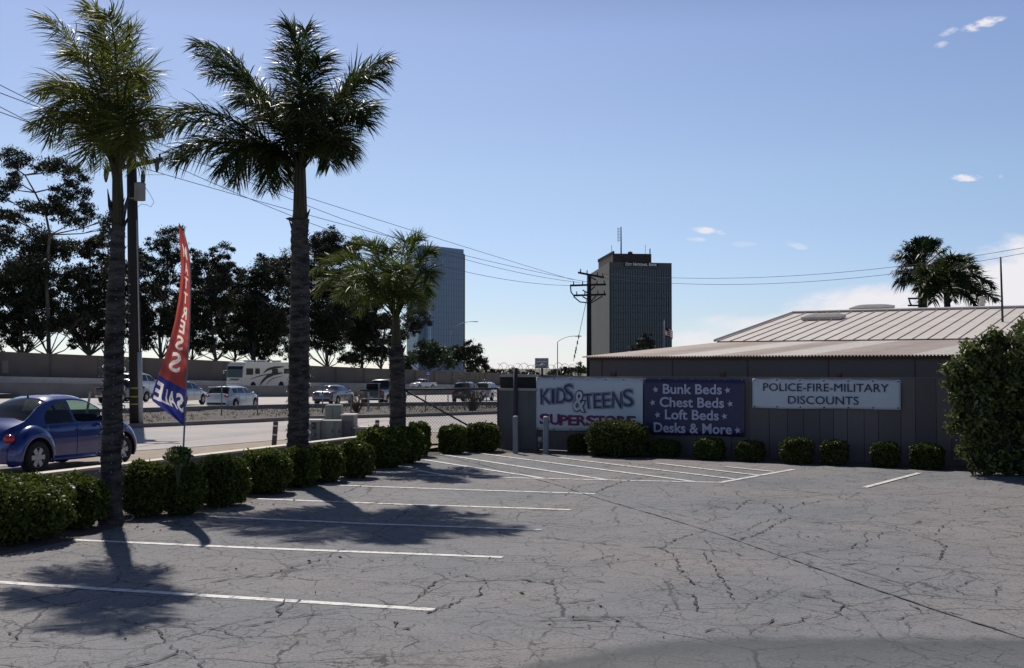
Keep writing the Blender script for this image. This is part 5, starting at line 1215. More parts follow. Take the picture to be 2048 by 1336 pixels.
# ---- blue beetle shaped coupe
pr=U(72,948); pf=U(243,928); hd=(pf-pr); azb=math.degrees(math.atan2(hd.x,hd.y)); hd.normalize(); side=Vector((hd.y,-hd.x,0))
m_blue_p=mat('blue_car_paint',(.010,.036,.21),(.009,.030,.18),2,.22,0,.25,.6,coat=1.0)
cent=(pr+pf)/2-side*.80
def bwin(x,z):
    if z<.945 or ((x+.01)/.93)**2+((z-.93)/.455)**2>1: return None
    p=-.10+(z-.93)*-.10
    return 0 if x<p-.04 else (1 if x>p+.035 else None)
B=dict(L=4.08,top=[(-2.04,.56),(-1.98,.76),(-1.80,.92),(-1.5,1.04),(-1.28,1.16),(-1.0,1.33),(-.7,1.44),(-.35,1.495),(.05,1.50),(.4,1.46),(.7,1.34),(1.0,1.13),(1.15,1.02),(1.45,.94),(1.75,.80),(1.95,.64),(2.04,.50)],
 belt=[(-2.04,.50),(-1.8,.80),(-1.4,.90),(-1.0,.915),(0,.92),(.8,.92),(1.2,.90),(1.6,.76),(2.04,.46)],plan=[(-2.04,.42),(-1.9,.60),(-1.5,.72),(-.9,.775),(0,.79),(.9,.775),(1.4,.70),(1.8,.56),(2.04,.38)],
 xw=(-1.265,1.245),R=.318,arch=.37,track=.755,sill=.20,win=[(-.86,-.14),(-.04,.84)],wind=(.42,1.08),rear=(-1.42,-.66),paint=m_blue_p,glass=gl_rear,wmat={0:gl_rear,1:gl_clear},wsm=gl_clear,rsm=gl_rear,tum=.46,n=230,ts=tuple(np.linspace(.03,.97,18)),winfn=bwin,spokes=6,rimm=m_hub,tail=(.05,.05),tailin=.25,tailz=.5,headz=.5,mirx=.78,bump=m_blue_p,platez=.56)
beetle=vehicle('blue_car','rounded blue two door car parked beyond the low wall at left','car',(cent.x,cent.y,0),azb,B)
# fenders with lip, tail lamps, handles
def fender(par,xc,sg,r_in,r_out,a0,a1,name):
    rows=[]; n=26
    for i in range(n+1):
        t=i/n; a=a0+(a1-a0)*t; ends=math.sin(math.pi*t)**.35
        row=[]
        for rr_,yy in ((r_in,.868),(r_in+.015,.878),(r_in+.05,.880),(r_in+(r_out-r_in)*.45,.862),(r_in+(r_out-r_in)*.75,.815),(r_out,.735),(r_out-.02,.60)):
            rq=r_in+(rr_-r_in)*(.75+.25*ends); yq=.755+(yy-.755)*(.55+.45*ends) if yy>.755 else yy
            row.append((xc+rq*math.cos(a),sg*yq,.318+rq*math.sin(a)))
        rows.append(row)
    f=MB(); f.grid(rows); o=f.build(name,m_blue_p,par,True)
    rows=[[(xc+(r_in)*math.cos(a0+(a1-a0)*i/n),sg*yy,.318+r_in*math.sin(a0+(a1-a0)*i/n)) for yy in (.868,.60)] for i in range(n+1)]
    f=MB(); f.grid(rows); f.build('wheel_liner',m_darkin,par,True)
for sg in (1,-1):
    fender(beetle,-1.265,sg,.385,.62,R(-14),R(196),'fender'); fender(beetle,1.245,sg,.385,.60,R(-16),R(194),'fender')
    f=MB(); rows=[[(-1.83+.075*math.sin(th)*math.cos(ph)-.02,sg*(.66+.13*math.sin(th)*math.sin(ph)),.70+.085*math.cos(th)) for ph in np.linspace(0,2*math.pi,17)] for th in np.linspace(0,math.pi,9)]
    f.grid(rows); f.build('tail_light',m_red,beetle,True)
    f=MB(); f.bbox((-1.80,sg*.752,.475),(.14,.035,.05),.01); f.build('side_marker',m_red,beetle,True)
    f=MB(); f.tube([(-.12,sg*.80,.80),(-.08,sg*.825,.80),(.02,sg*.825,.80),(.05,sg*.80,.80)],.014,6); f.build('door_handle',m_blue_p,beetle,True)
    f=MB(); f.tube([(-.09,sg*.785,.28),(-.10,sg*.795,.6),(-.09,sg*.775,.90)],.004,4); f.tube([(.86,sg*.778,.30),(.90,sg*.782,.6),(.93,sg*.765,.86)],.004,4); f.tube([(-.84,sg*.787,.285),(.84,sg*.787,.285)],.006,4); f.build('door_seam',m_darkin,beetle)
    f=MB(); rows=[]
    f.tube([(-.9,sg*.80,.255),(0,sg*.815,.25),(.9,sg*.80,.255)],.045,8); f.build('sill_trim',m_blue_p,beetle,True)
for sx_,sy_ in ((-.05,.36),(-.05,-.36),(-.75,0)):
    f=MB(); f.bbox((sx_,sy_,.62),(.48,.46 if sy_ else 1.1,.18),.05); f.bbox((sx_-.26,sy_,.90),(.14,.44 if sy_ else 1.1,.52),.05)
    f.build('seat',m_darkin,beetle,True)
f=MB(); f.tube([(.42,.36+.16*math.cos(a),.92+.16*math.sin(a)) for a in np.linspace(0,2*math.pi,17)],.014,5); f.build('steering_wheel',m_darkin,beetle,True)
f=MB(); f.bbox((.72,0,.83),(.35,1.2,.16),.05); f.build('dashboard',m_darkin,beetle,True)
f=MB(); f.lathe([(.03,0),(.02,.03),(.006,.07),(0,.075)],(-.62,0,1.44),n=8); f.build('roof_antenna',m_plastic,beetle,True)
f=MB(); f.tube([(-1.965,-.42,.44),(-1.99,0,.45),(-1.965,.42,.44)],.035,8); f.build('bumper_strip',m_plastic,beetle,True)
# ---- freeway traffic
def sedan(paint,glass_=None,L=4.8,hatch=False,suv=False,**k):
    h=1.46 if not suv else 1.70; bl=.93 if not suv else 1.06
    if hatch: top=[(-L/2,.62),(-L/2+.05,.92),(-L/2+.14,1.02),(-L/2+.52,1.40),(-L/2+.75,h-.02),(-.4,h),(.25,h-.03),(.7,1.22),(1.12,bl+.06),(1.5,.93),(L/2-.2,.80),(L/2-.04,.66),(L/2,.55)]; rear=(-L/2+.15,-L/2+.60)
    elif suv: top=[(-L/2,.75),(-L/2+.06,1.06),(-L/2+.14,1.16),(-L/2+.42,h-.08),(-L/2+.8,h),(-.2,h+.01),(.35,h-.05),(.75,1.42),(1.15,bl+.07),(1.6,1.04),(L/2-.2,.92),(L/2-.04,.76),(L/2,.62)]; rear=(-L/2+.16,-L/2+.46)
    else: top=[(-L/2,.62),(-L/2+.05,.95),(-L/2+.25,1.03),(-1.55,1.08),(-1.25,1.22),(-.85,h-.04),(-.3,h),(.2,h-.03),(.65,1.24),(1.1,bl+.06),(1.5,.93),(L/2-.2,.80),(L/2-.04,.66),(L/2,.55)]; rear=(-1.58,-.92)
    d=dict(L=L,top=top,belt=[(-L/2,.58),(-L/2+.1,.86 if not suv else .98),(-1.4,bl+.03),(0,bl),(1.0,bl-.02),(1.5,.86),(L/2-.1,.66),(L/2,.5)],
     plan=[(-L/2,.66),(-L/2+.15,.80),(-1.2,.885),(0,.90),(1.2,.885),(L/2-.25,.78),(L/2,.56)],xw=(-1.35,1.36),R=.34 if not suv else .37,track=.775,sill=.24 if not suv else .32,
     win=[(-1.55 if (hatch or suv) else -1.15,-.98 if (hatch or suv) else -.95),(-.92,-.12),(-.04,.82)],wind=(.28,1.08),rear=rear,paint=paint,tailz=.86 if not suv else 1.02,headz=.70 if not suv else .82,mirx=.72,seams=[-.08,.92,-.95],platez=.80,tum=.40)
    d.update(k); return d
def pickup(paint,L=5.6,**k):
    h=1.88
    d=dict(L=L,smooth=False,top=[(-L/2,1.10),(-L/2+.03,1.20),(-.62,1.20),(-.60,1.25),(-.48,h-.08),(-.3,h),(.7,h-.01),(.95,h-.10),(1.45,1.30),(1.55,1.22),(L/2-.35,1.12),(L/2-.05,1.02),(L/2,.8)],
     belt=[(-L/2,1.02),(-.6,1.14),(1.4,1.14),(1.6,1.06),(L/2,.78)],plan=[(-L/2,.90),(-L/2+.1,.95),(-1,.97),(1,.97),(L/2-.3,.93),(L/2,.78)],xw=(-1.75,1.80),R=.40,arch=.46,track=.84,sill=.42,
     win=[(-.44,.18),(.26,1.22)],wind=(.92,1.46),rear=(-.59,-.44),paint=paint,tailz=.95,tail=(.12,.34),headz=.86,mirx=1.18,seams=[.2,1.3,-.5],platez=.62,tum=.22,bump=m_chrome,lining=True)
    d.update(k); return d
G='vehicles on the freeway'
white=paintm('white_paint',(.60,.62,.64)); grey=paintm('grey_paint',(.10,.115,.14),.4); blackp=paintm('black_paint',(.012,.012,.014)); silver=paintm('silver_paint',(.36,.38,.41),.5); maroon=paintm('dark_maroon_paint',(.035,.016,.022),.3); cream=paintm('cream_paint',(.60,.57,.50))
def onf(px,py): return F(px,py)
def park(px,py,az,S,name,label,cat,yt=None):
    p=onf(px,py); e=vehicle(name,label,cat,p,az,S,G); h=max(q[1] for q in S['top'])
    if yt: e.scale=(max(.85,min(1.5,(D(px,yt,p.y).z-p.z)/h)),)*3
    return e
park(466,818.5,13,sedan(white,L=4.42,hatch=True),'hatchback','white hatchback with rear spoiler, on the freeway below the motorhome','hatchback',771)
hb=bpy.data.objects['hatchback']; f=MB(); f.bbox((-2.02,0,1.40),(.30,1.15,.05),.015); f.build('rear_spoiler',white,hb,True)
park(668,809,13,sedan(grey,L=4.85),'sedan','dark grey sedan between the second palm and the black pickup','sedan')
tp=park(768,811,13,pickup(blackp),'pickup_truck','black pickup truck seen behind the third palm','pickup truck')
f=MB(); f.bbox((-1.9,.1,1.40),(.9,.8,.42),.05); f.build('cargo',m_darkin,tp,True)
park(366,810,13,sedan(silver,L=4.7,suv=True),'crossover','light silver crossover partly hidden behind the feather flag','crossover')
park(248,805,13,pickup(blackp,L=5.4),'pickup_truck','black vehicle passing behind the front palm trunk and utility pole','pickup truck')
park(275,797,13,sedan(white,L=4.8,suv=True),'suv','white sport utility vehicle beyond the utility pole','suv',745)
park(935,804,13,sedan(maroon,L=4.6,suv=True),'suv','dark sport utility vehicle seen through the chain link gate','suv')
park(974,801,13,sedan(white,L=4.7,suv=True),'suv','white topped vehicle at the right end seen through the chain link gate','suv')
# white pickup on the far carriageway
p=D(846,777.5,212); e=vehicle('pickup_truck','white pickup truck on the far carriageway above the gate post','pickup truck',p,180+40,pickup(white,L=5.7),G); e.scale=(.93,)*3
# ---- motorhome
def motorhome():
    p=D(470,773,148); p.z=-.80; az=26+180
    e=empty('motorhome',p,R(90-az),'big cream motorhome with dark swoosh stripes driving beyond the barrier','motorhome',G)
    # local x forward: front at x=0; body extends to -x
    L=11.0;W=1.28;H=3.55; b=MB()
    prof=[(-L,.55),(-L,3.30),(-L+.15,3.5),(-.9,3.55),(-.35,3.45),(-.12,3.10),(0,2.65),(.05,1.6),(.12,1.1),(.10,.55)]
    vs=[];n=len(prof)
    rows=[]
    for y,ins in ((-W,.06),(-W+.06,0),(W-.06,0),(W,.06)): rows.append([(x+(ins if x<-5 else -ins),y,z-(ins if z>2 else 0)) for x,z in prof])
    b.grid(rows); b.add(rows[0],[tuple(range(n))]); b.add(rows[-1],[tuple(reversed(range(n)))]); b.add([rows[0][0],rows[-1][0],rows[-1][-1],rows[0][-1]],[(0,1,2,3)])
    o=b.build('body',cream,e); 
    f=MB(); f.grid([[(x,-W+.10,z),(x,W-.10,z)] for x,z in ((.075,1.62),(.028,2.65),(-.09,3.02))]); f.build('windshield',gl_dark,e)
    for sg in (-1,1):
        for (x0,x1,z0,z1) in ((-1.9,-.55,1.95,2.75),(-3.2,-2.3,2.05,2.75),(-6.9,-5.7,2.05,2.7),(-9.4,-8.2,2.05,2.7)):
            f=MB(); f.bbox(((x0+x1)/2,sg*(W+.01),(z0+z1)/2),(x1-x0,.04,z1-z0),.01); f.build('side_window',gl_dark,e)
        # swoosh stripes
        for (pts,w_) in (([(-3.2,.62),(-3.7,1.1),(-4.6,1.65),(-6.0,2.0),(-8,2.15)],.20),([(-1.2,1.40),(-2.3,1.62),(-3.6,1.86),(-5.2,2.02),(-7.5,2.35)],.07),([(-3.9,2.15),(-4.8,2.6),(-6.2,2.85),(-8.2,2.95)],.16),([(-4.5,.62),(-4.9,1.0),(-5.8,1.45),(-8,1.8)],.06)):
            f=MB(); P_=resample([Vector((a,0,b_)) for a,b_ in pts],22); A_=[];B_=[]
            for i,q in enumerate(P_):
                t=(P_[min(i+1,21)]-P_[max(i-1,0)]).normalized(); nn=Vector((-t.z,0,t.x)); ww=w_*math.sin(math.pi*(i+.3)/22)**.6
                A_.append((q.x+nn.x*ww,sg*(W+.008),q.z+nn.z*ww)); B_.append((q.x-nn.x*ww,sg*(W+.008),q.z-nn.z*ww))
            f.sheet(A_,B_); f.build('swoosh_stripe',m_plastic,e)
        for x in (-1.9,-7.6): wheel(e,x,sg*(W-.14),.45,.28,sg,6)
        for x in (-1.9,-7.6):
            f=MB(); f.lathe([(0,0),(.56,0),(.56,.012),(0,.012)],(x,sg*(W-.006)-(.012 if sg<0 else 0)+ (0),.52),'Y',24); f.build('wheel_arch',m_darkin,e)
        f=MB(); f.bbox((.14,sg*.95,1.15),(.08,.36,.16),.02); f.build('headlight',m_lamp,e,True)
        f=MB(); f.tube([(-.1,sg*W,2.5),(.2,sg*(W+.28),2.5)],.03,6); f.bbox((.22,sg*(W+.3),2.3),(.10,.16,.42),.03); f.build('door_mirror',m_lamp,e,True)
    f=MB(); f.bbox((.13,0,.75),(.14,2.3,.28),.04); f.build('front_bumper',cream,e,True)
    f=MB(); f.box((.115,0,1.45),(.03,1.7,.05)); f.box((.12,0,1.32),(.03,1.2,.12)); f.build('grille',m_plastic,e)
    for x in (-2.6,-5.2,-8.3):
        f=MB(); f.bbox((x,0,3.66),(1.1,.9,.24),.08); f.build('roof_air_conditioner',m_lamp,e,True)
    f=MB(); f.tube([(-1.2,-.9,3.55),(-1.2,-.9,3.72),(-10,-.9,3.72),(-10,-.9,3.5)],.03,5); f.build('roof_rail',m_chrome,e)
motorhome()

# ================================================================== POLES, WIRES, LAMPS
m_yel=mat('yellow_band',(.34,.28,.06),None,4,.7); m_tr=mat('transformer_grey',(.17,.19,.20),(.22,.24,.25),3,.6); m_cond=mat('pvc_conduit',(.34,.34,.35),(.42,.42,.42),3,.6); m_ins=mat('insulator',(.03,.028,.03),None,3,.3)
YP=41.5; b=D(273,850,YP); O=Vector((b.x,YP,0))
up=empty('utility_pole',O,0,'tall dark wooden utility pole with transformer behind the front palm','utility pole')
ptop=D(262,262,YP)-O
f=MB(); f.tube([(0,0,0),ptop*.5,ptop],[.235,.20,.165],12); f.build('pole',m_wood,up,True)
arms=[]
for (xa,ya,xb,yb) in ((200,292,326,271),(214,340,326,319)):
    a=D(xa,ya,YP-.35)-O; c=D(xb,yb,YP-.15)-O; f=MB(); d_=(c-a); M_=d_.to_track_quat('X','Z').to_matrix(); f.box((a+c)/2,(d_.length,.11,.14),M=M_); o=f.build('crossarm',m_wood,up); arms.append((a,c))
    for t in (.05,.30,.70,.94):
        q=a.lerp(c,t); f=MB(); f.tube([q+Vector((0,0,.05)),q+Vector((0,0,.22))],[.05,.03],8); f.build('insulator',m_ins,up,True)
for (px,py) in ((286,357),(314,330),(212,350)):
    q=D(px,py,YP-.5)-O; f=MB(); f.tube([q+Vector((0,0,.28)),q+Vector((0,0,.1)),q-Vector((0,0,.1)),q-Vector((0,0,.25))],[.03,.085,.075,.03],8); f.build('fuse_cutout',m_ins,up,True)
q=D(280,384,YP-.62)-O; f=MB(); rt=.19; h_=34/FPX*YP
f.lathe([(0,h_/2+.04),(rt*.7,h_/2+.03),(rt,h_/2),(rt,h_/2-.04),(rt*.97,h_/2-.05),(rt*.97,-h_/2),(0,-h_/2)],q,n=20); f.build('transformer',m_tr,up,True)
f=MB(); f.tube([q+Vector((.02,0,h_/2)),q+Vector((.05,0,h_/2+.30)),D(314,338,YP-.5)-O+Vector((.25,0,-.2)),D(314,334,YP-.5)-O],.008,5)
P_=[D(x,y,YP-.6)-O for x,y in ((290,374),(300,388),(308,404),(302,414),(294,410),(282,408),(276,414))]; f.tube(P_,.008,5); f.build('jumper_wire',m_ins,up)
for y in (398,776,793,808):
    c=D(266+(y-398)*.016,y,YP)-O; rr_=.235-(c.z/ptop.z)*.07+.004; f=MB(); f.lathe([(rr_,-.025),(rr_,.025)],(c.x,0,c.z),n=16); f.build('yellow_band',m_yel,up)
f=MB(); a=D(284,848,YP)-O; c=D(281,704,YP)-O; f.tube([(a.x,-.12,0),(c.x,-.12,c.z)],.085,10); f.build('conduit',m_cond,up,True)
f=MB(); c2_=D(268,440,YP)-O; f.tube([(c.x,-.12,c.z),(c2_.x+.12,-.10,c2_.z)],.022,6); f.build('riser',m_cond,up,True)
# far pole
YF=82.0; b=D(1178,713,YF); O2=Vector((b.x,YF,-2.5))
fp_=empty('utility_pole',O2,0,'dark utility pole with three crossarms in front of the bank tower','utility pole')
t_=D(1178,548,YF)-O2
f=MB(); f.tube([(0,0,0),t_],[.20,.15],10); f.build('pole',m_wood,fp_,True)
fa=[]
for (xa,ya,xb,yb,dy) in ((1156,545,1208,555,-.2),(1140,571,1212,569,-.2),(1147,591,1212,589,-.2)):
    a=D(xa,ya,YF+dy-.1)-O2; c=D(xb,yb,YF+dy)-O2; f=MB(); d_=(c-a); f.box((a+c)/2,(d_.length,.10,.13),M=d_.to_track_quat('X','Z').to_matrix()); f.build('crossarm',m_wood,fp_); fa.append((a,c))
    for t in (.1,.35,.75,.95): q=a.lerp(c,t); f=MB(); f.tube([q,q+Vector((0,0,.28))],[.05,.035],6); f.build('insulator',m_ins,fp_,True)
f=MB()
for pts in (((1147,593),(1160,604),(1178,606)),((1165,580),(1178,588)),((1192,592),(1180,605)),((1205,592),(1182,606)),((1141,573),(1142,584),(1148,592)),((1165,593),(1178,601)),((1192,560),(1178,552)),((1190,573),(1178,583))): f.tube([D(x,y,YF-.3)-O2 for x,y in pts],.045,5)
f.build('brace',m_darksteel,fp_)
f=MB(); P_=[D(x,y,YF-.5)-O2 for x,y in ((1173,600),(1162,655),(1147,722))]; f.tube([P_[0],P_[2]],.018,4)
for t in (.60,.70,.80,.85,.92): q=P_[0].lerp(P_[2],t); f.tube([q+Vector((0,0,.12)),q-Vector((0,0,.12))],.05,5)
f.build('guy_wire',m_steel,fp_)
# conductors
def wire(label,A_,B_,sag,r=.012,n=36):
    e=MB(); O_=Vector(A_); pts=[]
    for i in range(n+1):
        t=i/n; p=Vector(A_).lerp(Vector(B_),t); p.z-=sag*4*t*(1-t); pts.append(p)
    o=e.tube(pts,r,4,False).build('power_line',m_ins); tag(o,label,'power line','overhead power lines'); return o
names=['uppermost','second highest','third highest','lowest']
src=[(0,163),(0,184),(0,206),(0,223)]; 
mid=[D(262,282,YP),D(300,278,YP),D(258,328,YP),D(322,320,YP)]
dst=[(1146,560),(1160,565),(1196,568),(1142,571)]
for i in range(4):
    s0=D(src[i][0]-40,src[i][1]-14,30.0); wire(names[i]+' of the wires running from the left edge to the near utility pole',s0,mid[i],.12)
tgt=[(620,396),(620,414),(620,431),(620,447)]
for i in range(4):
    a=mid[i]; b_=D(*dst[i],YF-.2); best=None
    # sag chosen so that the span hangs as in the photograph
    for s in np.linspace(.0,3.5,71):
        e_=min((abs((1024+FPX*p.x/p.y*cp)-620),(HOR-(p.z-CAM_H)/p.y*FPX)) for p in [a.lerp(b_,t)-Vector((0,0,s*4*t*(1-t))) for t in np.linspace(.05,.9,120)])
        v=abs(e_[1]-tgt[i][1])
        if best is None or v<best[0]: best=(v,s)
    wire(names[i]+' of the long wires between the two utility poles',a,b_,best[1])
for i,(ya,xb,yb,sg_) in enumerate(((548,2120,482,1.3),(556,2120,492,1.5))):
    wire(('upper' if i==0 else 'lower')+' of the two wires from the far pole over the roofs to the right edge',D(1208,ya,YF),D(xb,yb,62),sg_*.72,r=.012)
# crossarm pole behind the ribbed roof
Yq=66.0; b=D(1840,640,Yq); O3=Vector((b.x,Yq,0)); e=empty('utility_pole',O3,0,'short distant pole top with two crossarms left of the fan palm','utility pole')
f=MB(); f.tube([(0,0,0),D(1840,596,Yq)-O3],[.15,.11],8); f.build('pole',m_wood,e,True)
for y in (597,611):
    a=D(1816,y,Yq-.15)-O3; c=D(1852,y,Yq-.15)-O3; f=MB(); f.box((a+c)/2,((c-a).length,.08,.09)); f.build('crossarm',m_wood,e)
f=MB(); f.tube([D(1818,599,Yq-.3)-O3,D(1820,606,Yq-.3)-O3,D(1823,611,Yq-.3)-O3],.05,5); f.build('insulator',m_ins,e)
# street lamps
def lamp(label,px,pyb,pyt,ax,ay,Y):
    b=D(px,pyb,Y); O_=Vector((b.x,Y,-3.6)); e=empty('street_lamp',O_,0,label,'street lamp','street lamps along the freeway'); r=.0016*Y*.24
    t=D(px,pyt,Y)-O_; a=D(ax,ay,Y)-O_; f=MB(); f.tube([(0,0,0),t],[r*1.2,r*.9],7); f.build('pole',m_steel,e,True)
    f=MB(); f.tube([bez(t,Vector((t.x+(a.x-t.x)*.35,0,a.z)),a,i/8) for i in range(9)],r*.65,6); f.build('arm',m_steel,e,True)
    f=MB(); f.bbox(a+Vector((.3,0,-.03)),(1.1,.35,.16),.05); f.build('lamp_head',m_tr,e,True)
lamp('street lamp with curved arm in front of the glass tower',903,748,660,948,643,250)
lamp('street lamp with curved arm above the surveillance sign',1115,748,684,1153,672,200)
# flag on the warehouse side
Yl=58.0; b=D(1328,690,Yl); O4=Vector((b.x,Yl,0)); e=empty('flag_pole',O4,0,'flagpole with striped flag flying in front of the bank tower','flag')
f=MB(); f.tube([(0,0,0),D(1329,640,Yl)-O4],.03,6); f.lathe([(0,.06),(.05,0),(0,-.06)],D(1329,641,Yl)-O4,n=8); f.build('pole',m_steel,e,True)
m_fr=mat('flag_red',(.20,.02,.03),None,3,.8,transl=.3); m_fwh=mat('flag_white',(.60,.60,.60),None,3,.8,transl=.4); m_fb=mat('flag_blue',(.02,.03,.12),None,3,.8,transl=.3)
def flagpt(u,v):
    x=1330.5+u*15; y=653+u*8+v*17+1.2*math.sin(u*7); p=D(x,y,Yl+.15*math.sin(u*6+v))-O4; return p
for k in range(9):
    f=MB(); f.grid([[flagpt(u,(k+d)/9) for u in np.linspace(0,1,10)] for d in (0,1)]); f.build('flag_stripe',(m_fr if k%2==0 else m_fwh),e,True)
f=MB(); f.grid([[flagpt(u,v)+Vector((0,-.02,0)) for u in np.linspace(0,.42,6)] for v in (0,.2,.4)]); f.build('flag_canton',m_fb,e,True)
# blue sign in front of the sound wall
Ys=215; b=D(856,772,Ys); O5=Vector((b.x,Ys,b.z)); e=empty('road_sign',O5,0,'small blue road sign standing before the sound wall','sign')
f=MB(); f.tube([(0,.05,0),(0,.05,(D(856,745,Ys)-O5).z)],.06,6); f.build('sign_post',m_steel,e)
a=D(851,752,Ys)-O5; c=D(861,743,Ys)-O5; f=MB(); f.box((a+c)/2,(abs(c.x-a.x),.05,abs(c.z-a.z))); f.build('sign_board',mat('sign_blue',(.03,.08,.28),None,3,.5),e)
f=MB(); w_=abs(c.x-a.x); zc_=(a.z+c.z)/2; f.box(((a.x+c.x)/2,-.04,zc_+.16),(w_*.6,.02,.08)); f.box(((a.x+c.x)/2,-.04,zc_-.1),(w_*.7,.02,.08)); f.build('sign_lettering',m_wl,e)
# verge fence posts
for i,(px,yb,yt) in enumerate(((443,836,770),(515,836,793),(645,832,768),(702,830,792),(758,828,768),(806,827,790),(851,826,792),(896,824,791),(930,823,790),(973,821,792))):
    p=U(px,yb,-.03); h_=(yb-yt)/FPX*p.y; f=MB(); f.tube([(0,0,0),(0,0,h_)],.028,6); f.lathe([(.028,h_),(.02,h_+.03),(0,h_+.035)],(0,0,0),n=6)
    o=f.build('fence_post',m_steel,None,True); o.location=p; desc=['thin tall metal post in front of the white hatchback','short metal post at the nose of the white hatchback','tall thin metal post at the tail of the grey sedan','short metal post at the front of the grey sedan','tall thin metal post by the black pickup rear wheel','short metal post just right of the third palm','first short post seen through the gate from its left','second short post seen through the gate','third short post seen through the gate','last short post seen through the gate at its right end'][i]
    tag(o,desc,'fence post','metal fence posts on the verge')
# delineators
m_brn=mat('brown_plastic',(.09,.065,.055),None,4,.6); m_whs=mat('white_strip',(.65,.65,.65),None,4,.5)
for (px,yb,yt,w_,z0,lab,stripes) in ((548,891,843,.13,0,'brown marker post with white bands near the second palm',True),(752,858,840,.12,0,'short brown marker post by the utility cabinets',True)):
    p=U(px,yb); h_=(yb-yt)/FPX*p.y; 
    if px==752: p=U(752,880); h_=(880-840)/FPX*p.y
    e=empty('marker_post',p,0,lab,'marker post','brown marker posts by the street'); e.rotation_euler=(0,R(4),0)
    f=MB(); f.bbox((0,0,h_/2),(w_,.05,h_),.015); f.build('post',m_brn,e)
    for t in (.82,.45): f=MB(); f.box((0,-.028,h_*t),(w_*.9,.006,h_*.07)); f.build('reflective_band',m_whs,e)
for (px,yb,yt,lab) in ((737,815,785,'white marker post beside the black pickup'),(172,830,783,'leaning pale marker post beyond the roof of the blue car')):
    p=U(px,yb+6,-.05); h_=(yb+6-yt)/FPX*p.y; e=empty('marker_post',p,0,lab,'marker post','pale marker posts on the verge'); e.rotation_euler=(0,R(9 if px==172 else 0),0)
    f=MB(); f.bbox((0,0,h_/2),(.10,.04,h_),.01); f.build('post',m_cond,e); f=MB(); f.box((0,-.024,h_*.8),(.07,.004,h_*.28)); f.build('reflector',m_whs,e)
# utility cabinets
m_cab=mat('cabinet_green_grey',(.20,.22,.20),(.24,.26,.235),2,.6,.1); m_cab2=mat('cabinet_grey',(.17,.175,.175),(.21,.215,.21),2,.6,.1); m_cabd=mat('cabinet_dark_panel',(.10,.11,.125),(.13,.14,.15),2,.6)
def cabinet(label,px0,px1,yt,yb,Y,dp,m,doors,lid=True,vents=False):
    a=D(px0,yt,Y); c=D(px1,yt,Y); W_=c.x-a.x; H_=a.z; e=empty('utility_cabinet',((a.x+c.x)/2,Y,0),0,label,'utility cabinet','utility cabinets behind the low wall')
    f=MB(); f.bbox((0,dp/2,H_/2),(W_,dp,H_),.015); f.build('housing',m,e)
    if lid: f=MB(); f.bbox((0,dp/2,H_+.02),(W_+.06,dp+.06,.05),.012); f.build('lid',m_bollt,e)
    k=len(doors)
    for (x0,x1,z0,z1,mm) in doors:
        f=MB(); f.bbox((-W_/2+W_*(x0+x1)/2,-.008,H_*(z0+z1)/2),(W_*(x1-x0),.022,H_*(z1-z0)),.006); f.build('door',mm,e)
        f=MB(); f.box((-W_/2+W_*(x1-.06),-.03,H_*(z0+z1)/2),(.02,.03,.09)); f.build('latch',m_darksteel,e)
    if vents:
        for z in (.62,.80):
            f=MB()
            for q in range(4): f.box((.02,-.012,H_*z+q*.022),(W_*.35,.012,.010))
            f.build('vent',m_darkin,e)
Yc=33.5
cabinet('left grey utility cabinet with two vents, nearest the second palm',613,640,843,885,Yc,.7,m_cab2,[(.35,.72,.1,.58,m_cabd)],vents=True)
cabinet('tall pale green cabinet in the middle of the cabinet cluster',650,682,810,885,Yc+1.2,.5,m_cab,[(.05,.46,.0,.95,m_cab),(.54,.95,.0,.95,m_cab)],lid=False)
cabinet('broad pale green cabinet in front of the tall one',640,683,841,885,Yc+.15,.6,m_cab,[(.28,.66,.02,.95,m_cab),(.70,.97,.02,.92,m_cab2)],lid=False)
cabinet('right cabinet with dark door and light lid',683,708,832,880,Yc+.35,.8,m_cab2,[(.2,.85,.12,.80,m_cabd)])
cabinet('low flat cabinet just behind the round hedge',709,748,857,885,Yc+.1,.6,m_cab2,[(.1,.9,.1,.9,m_cab2)])
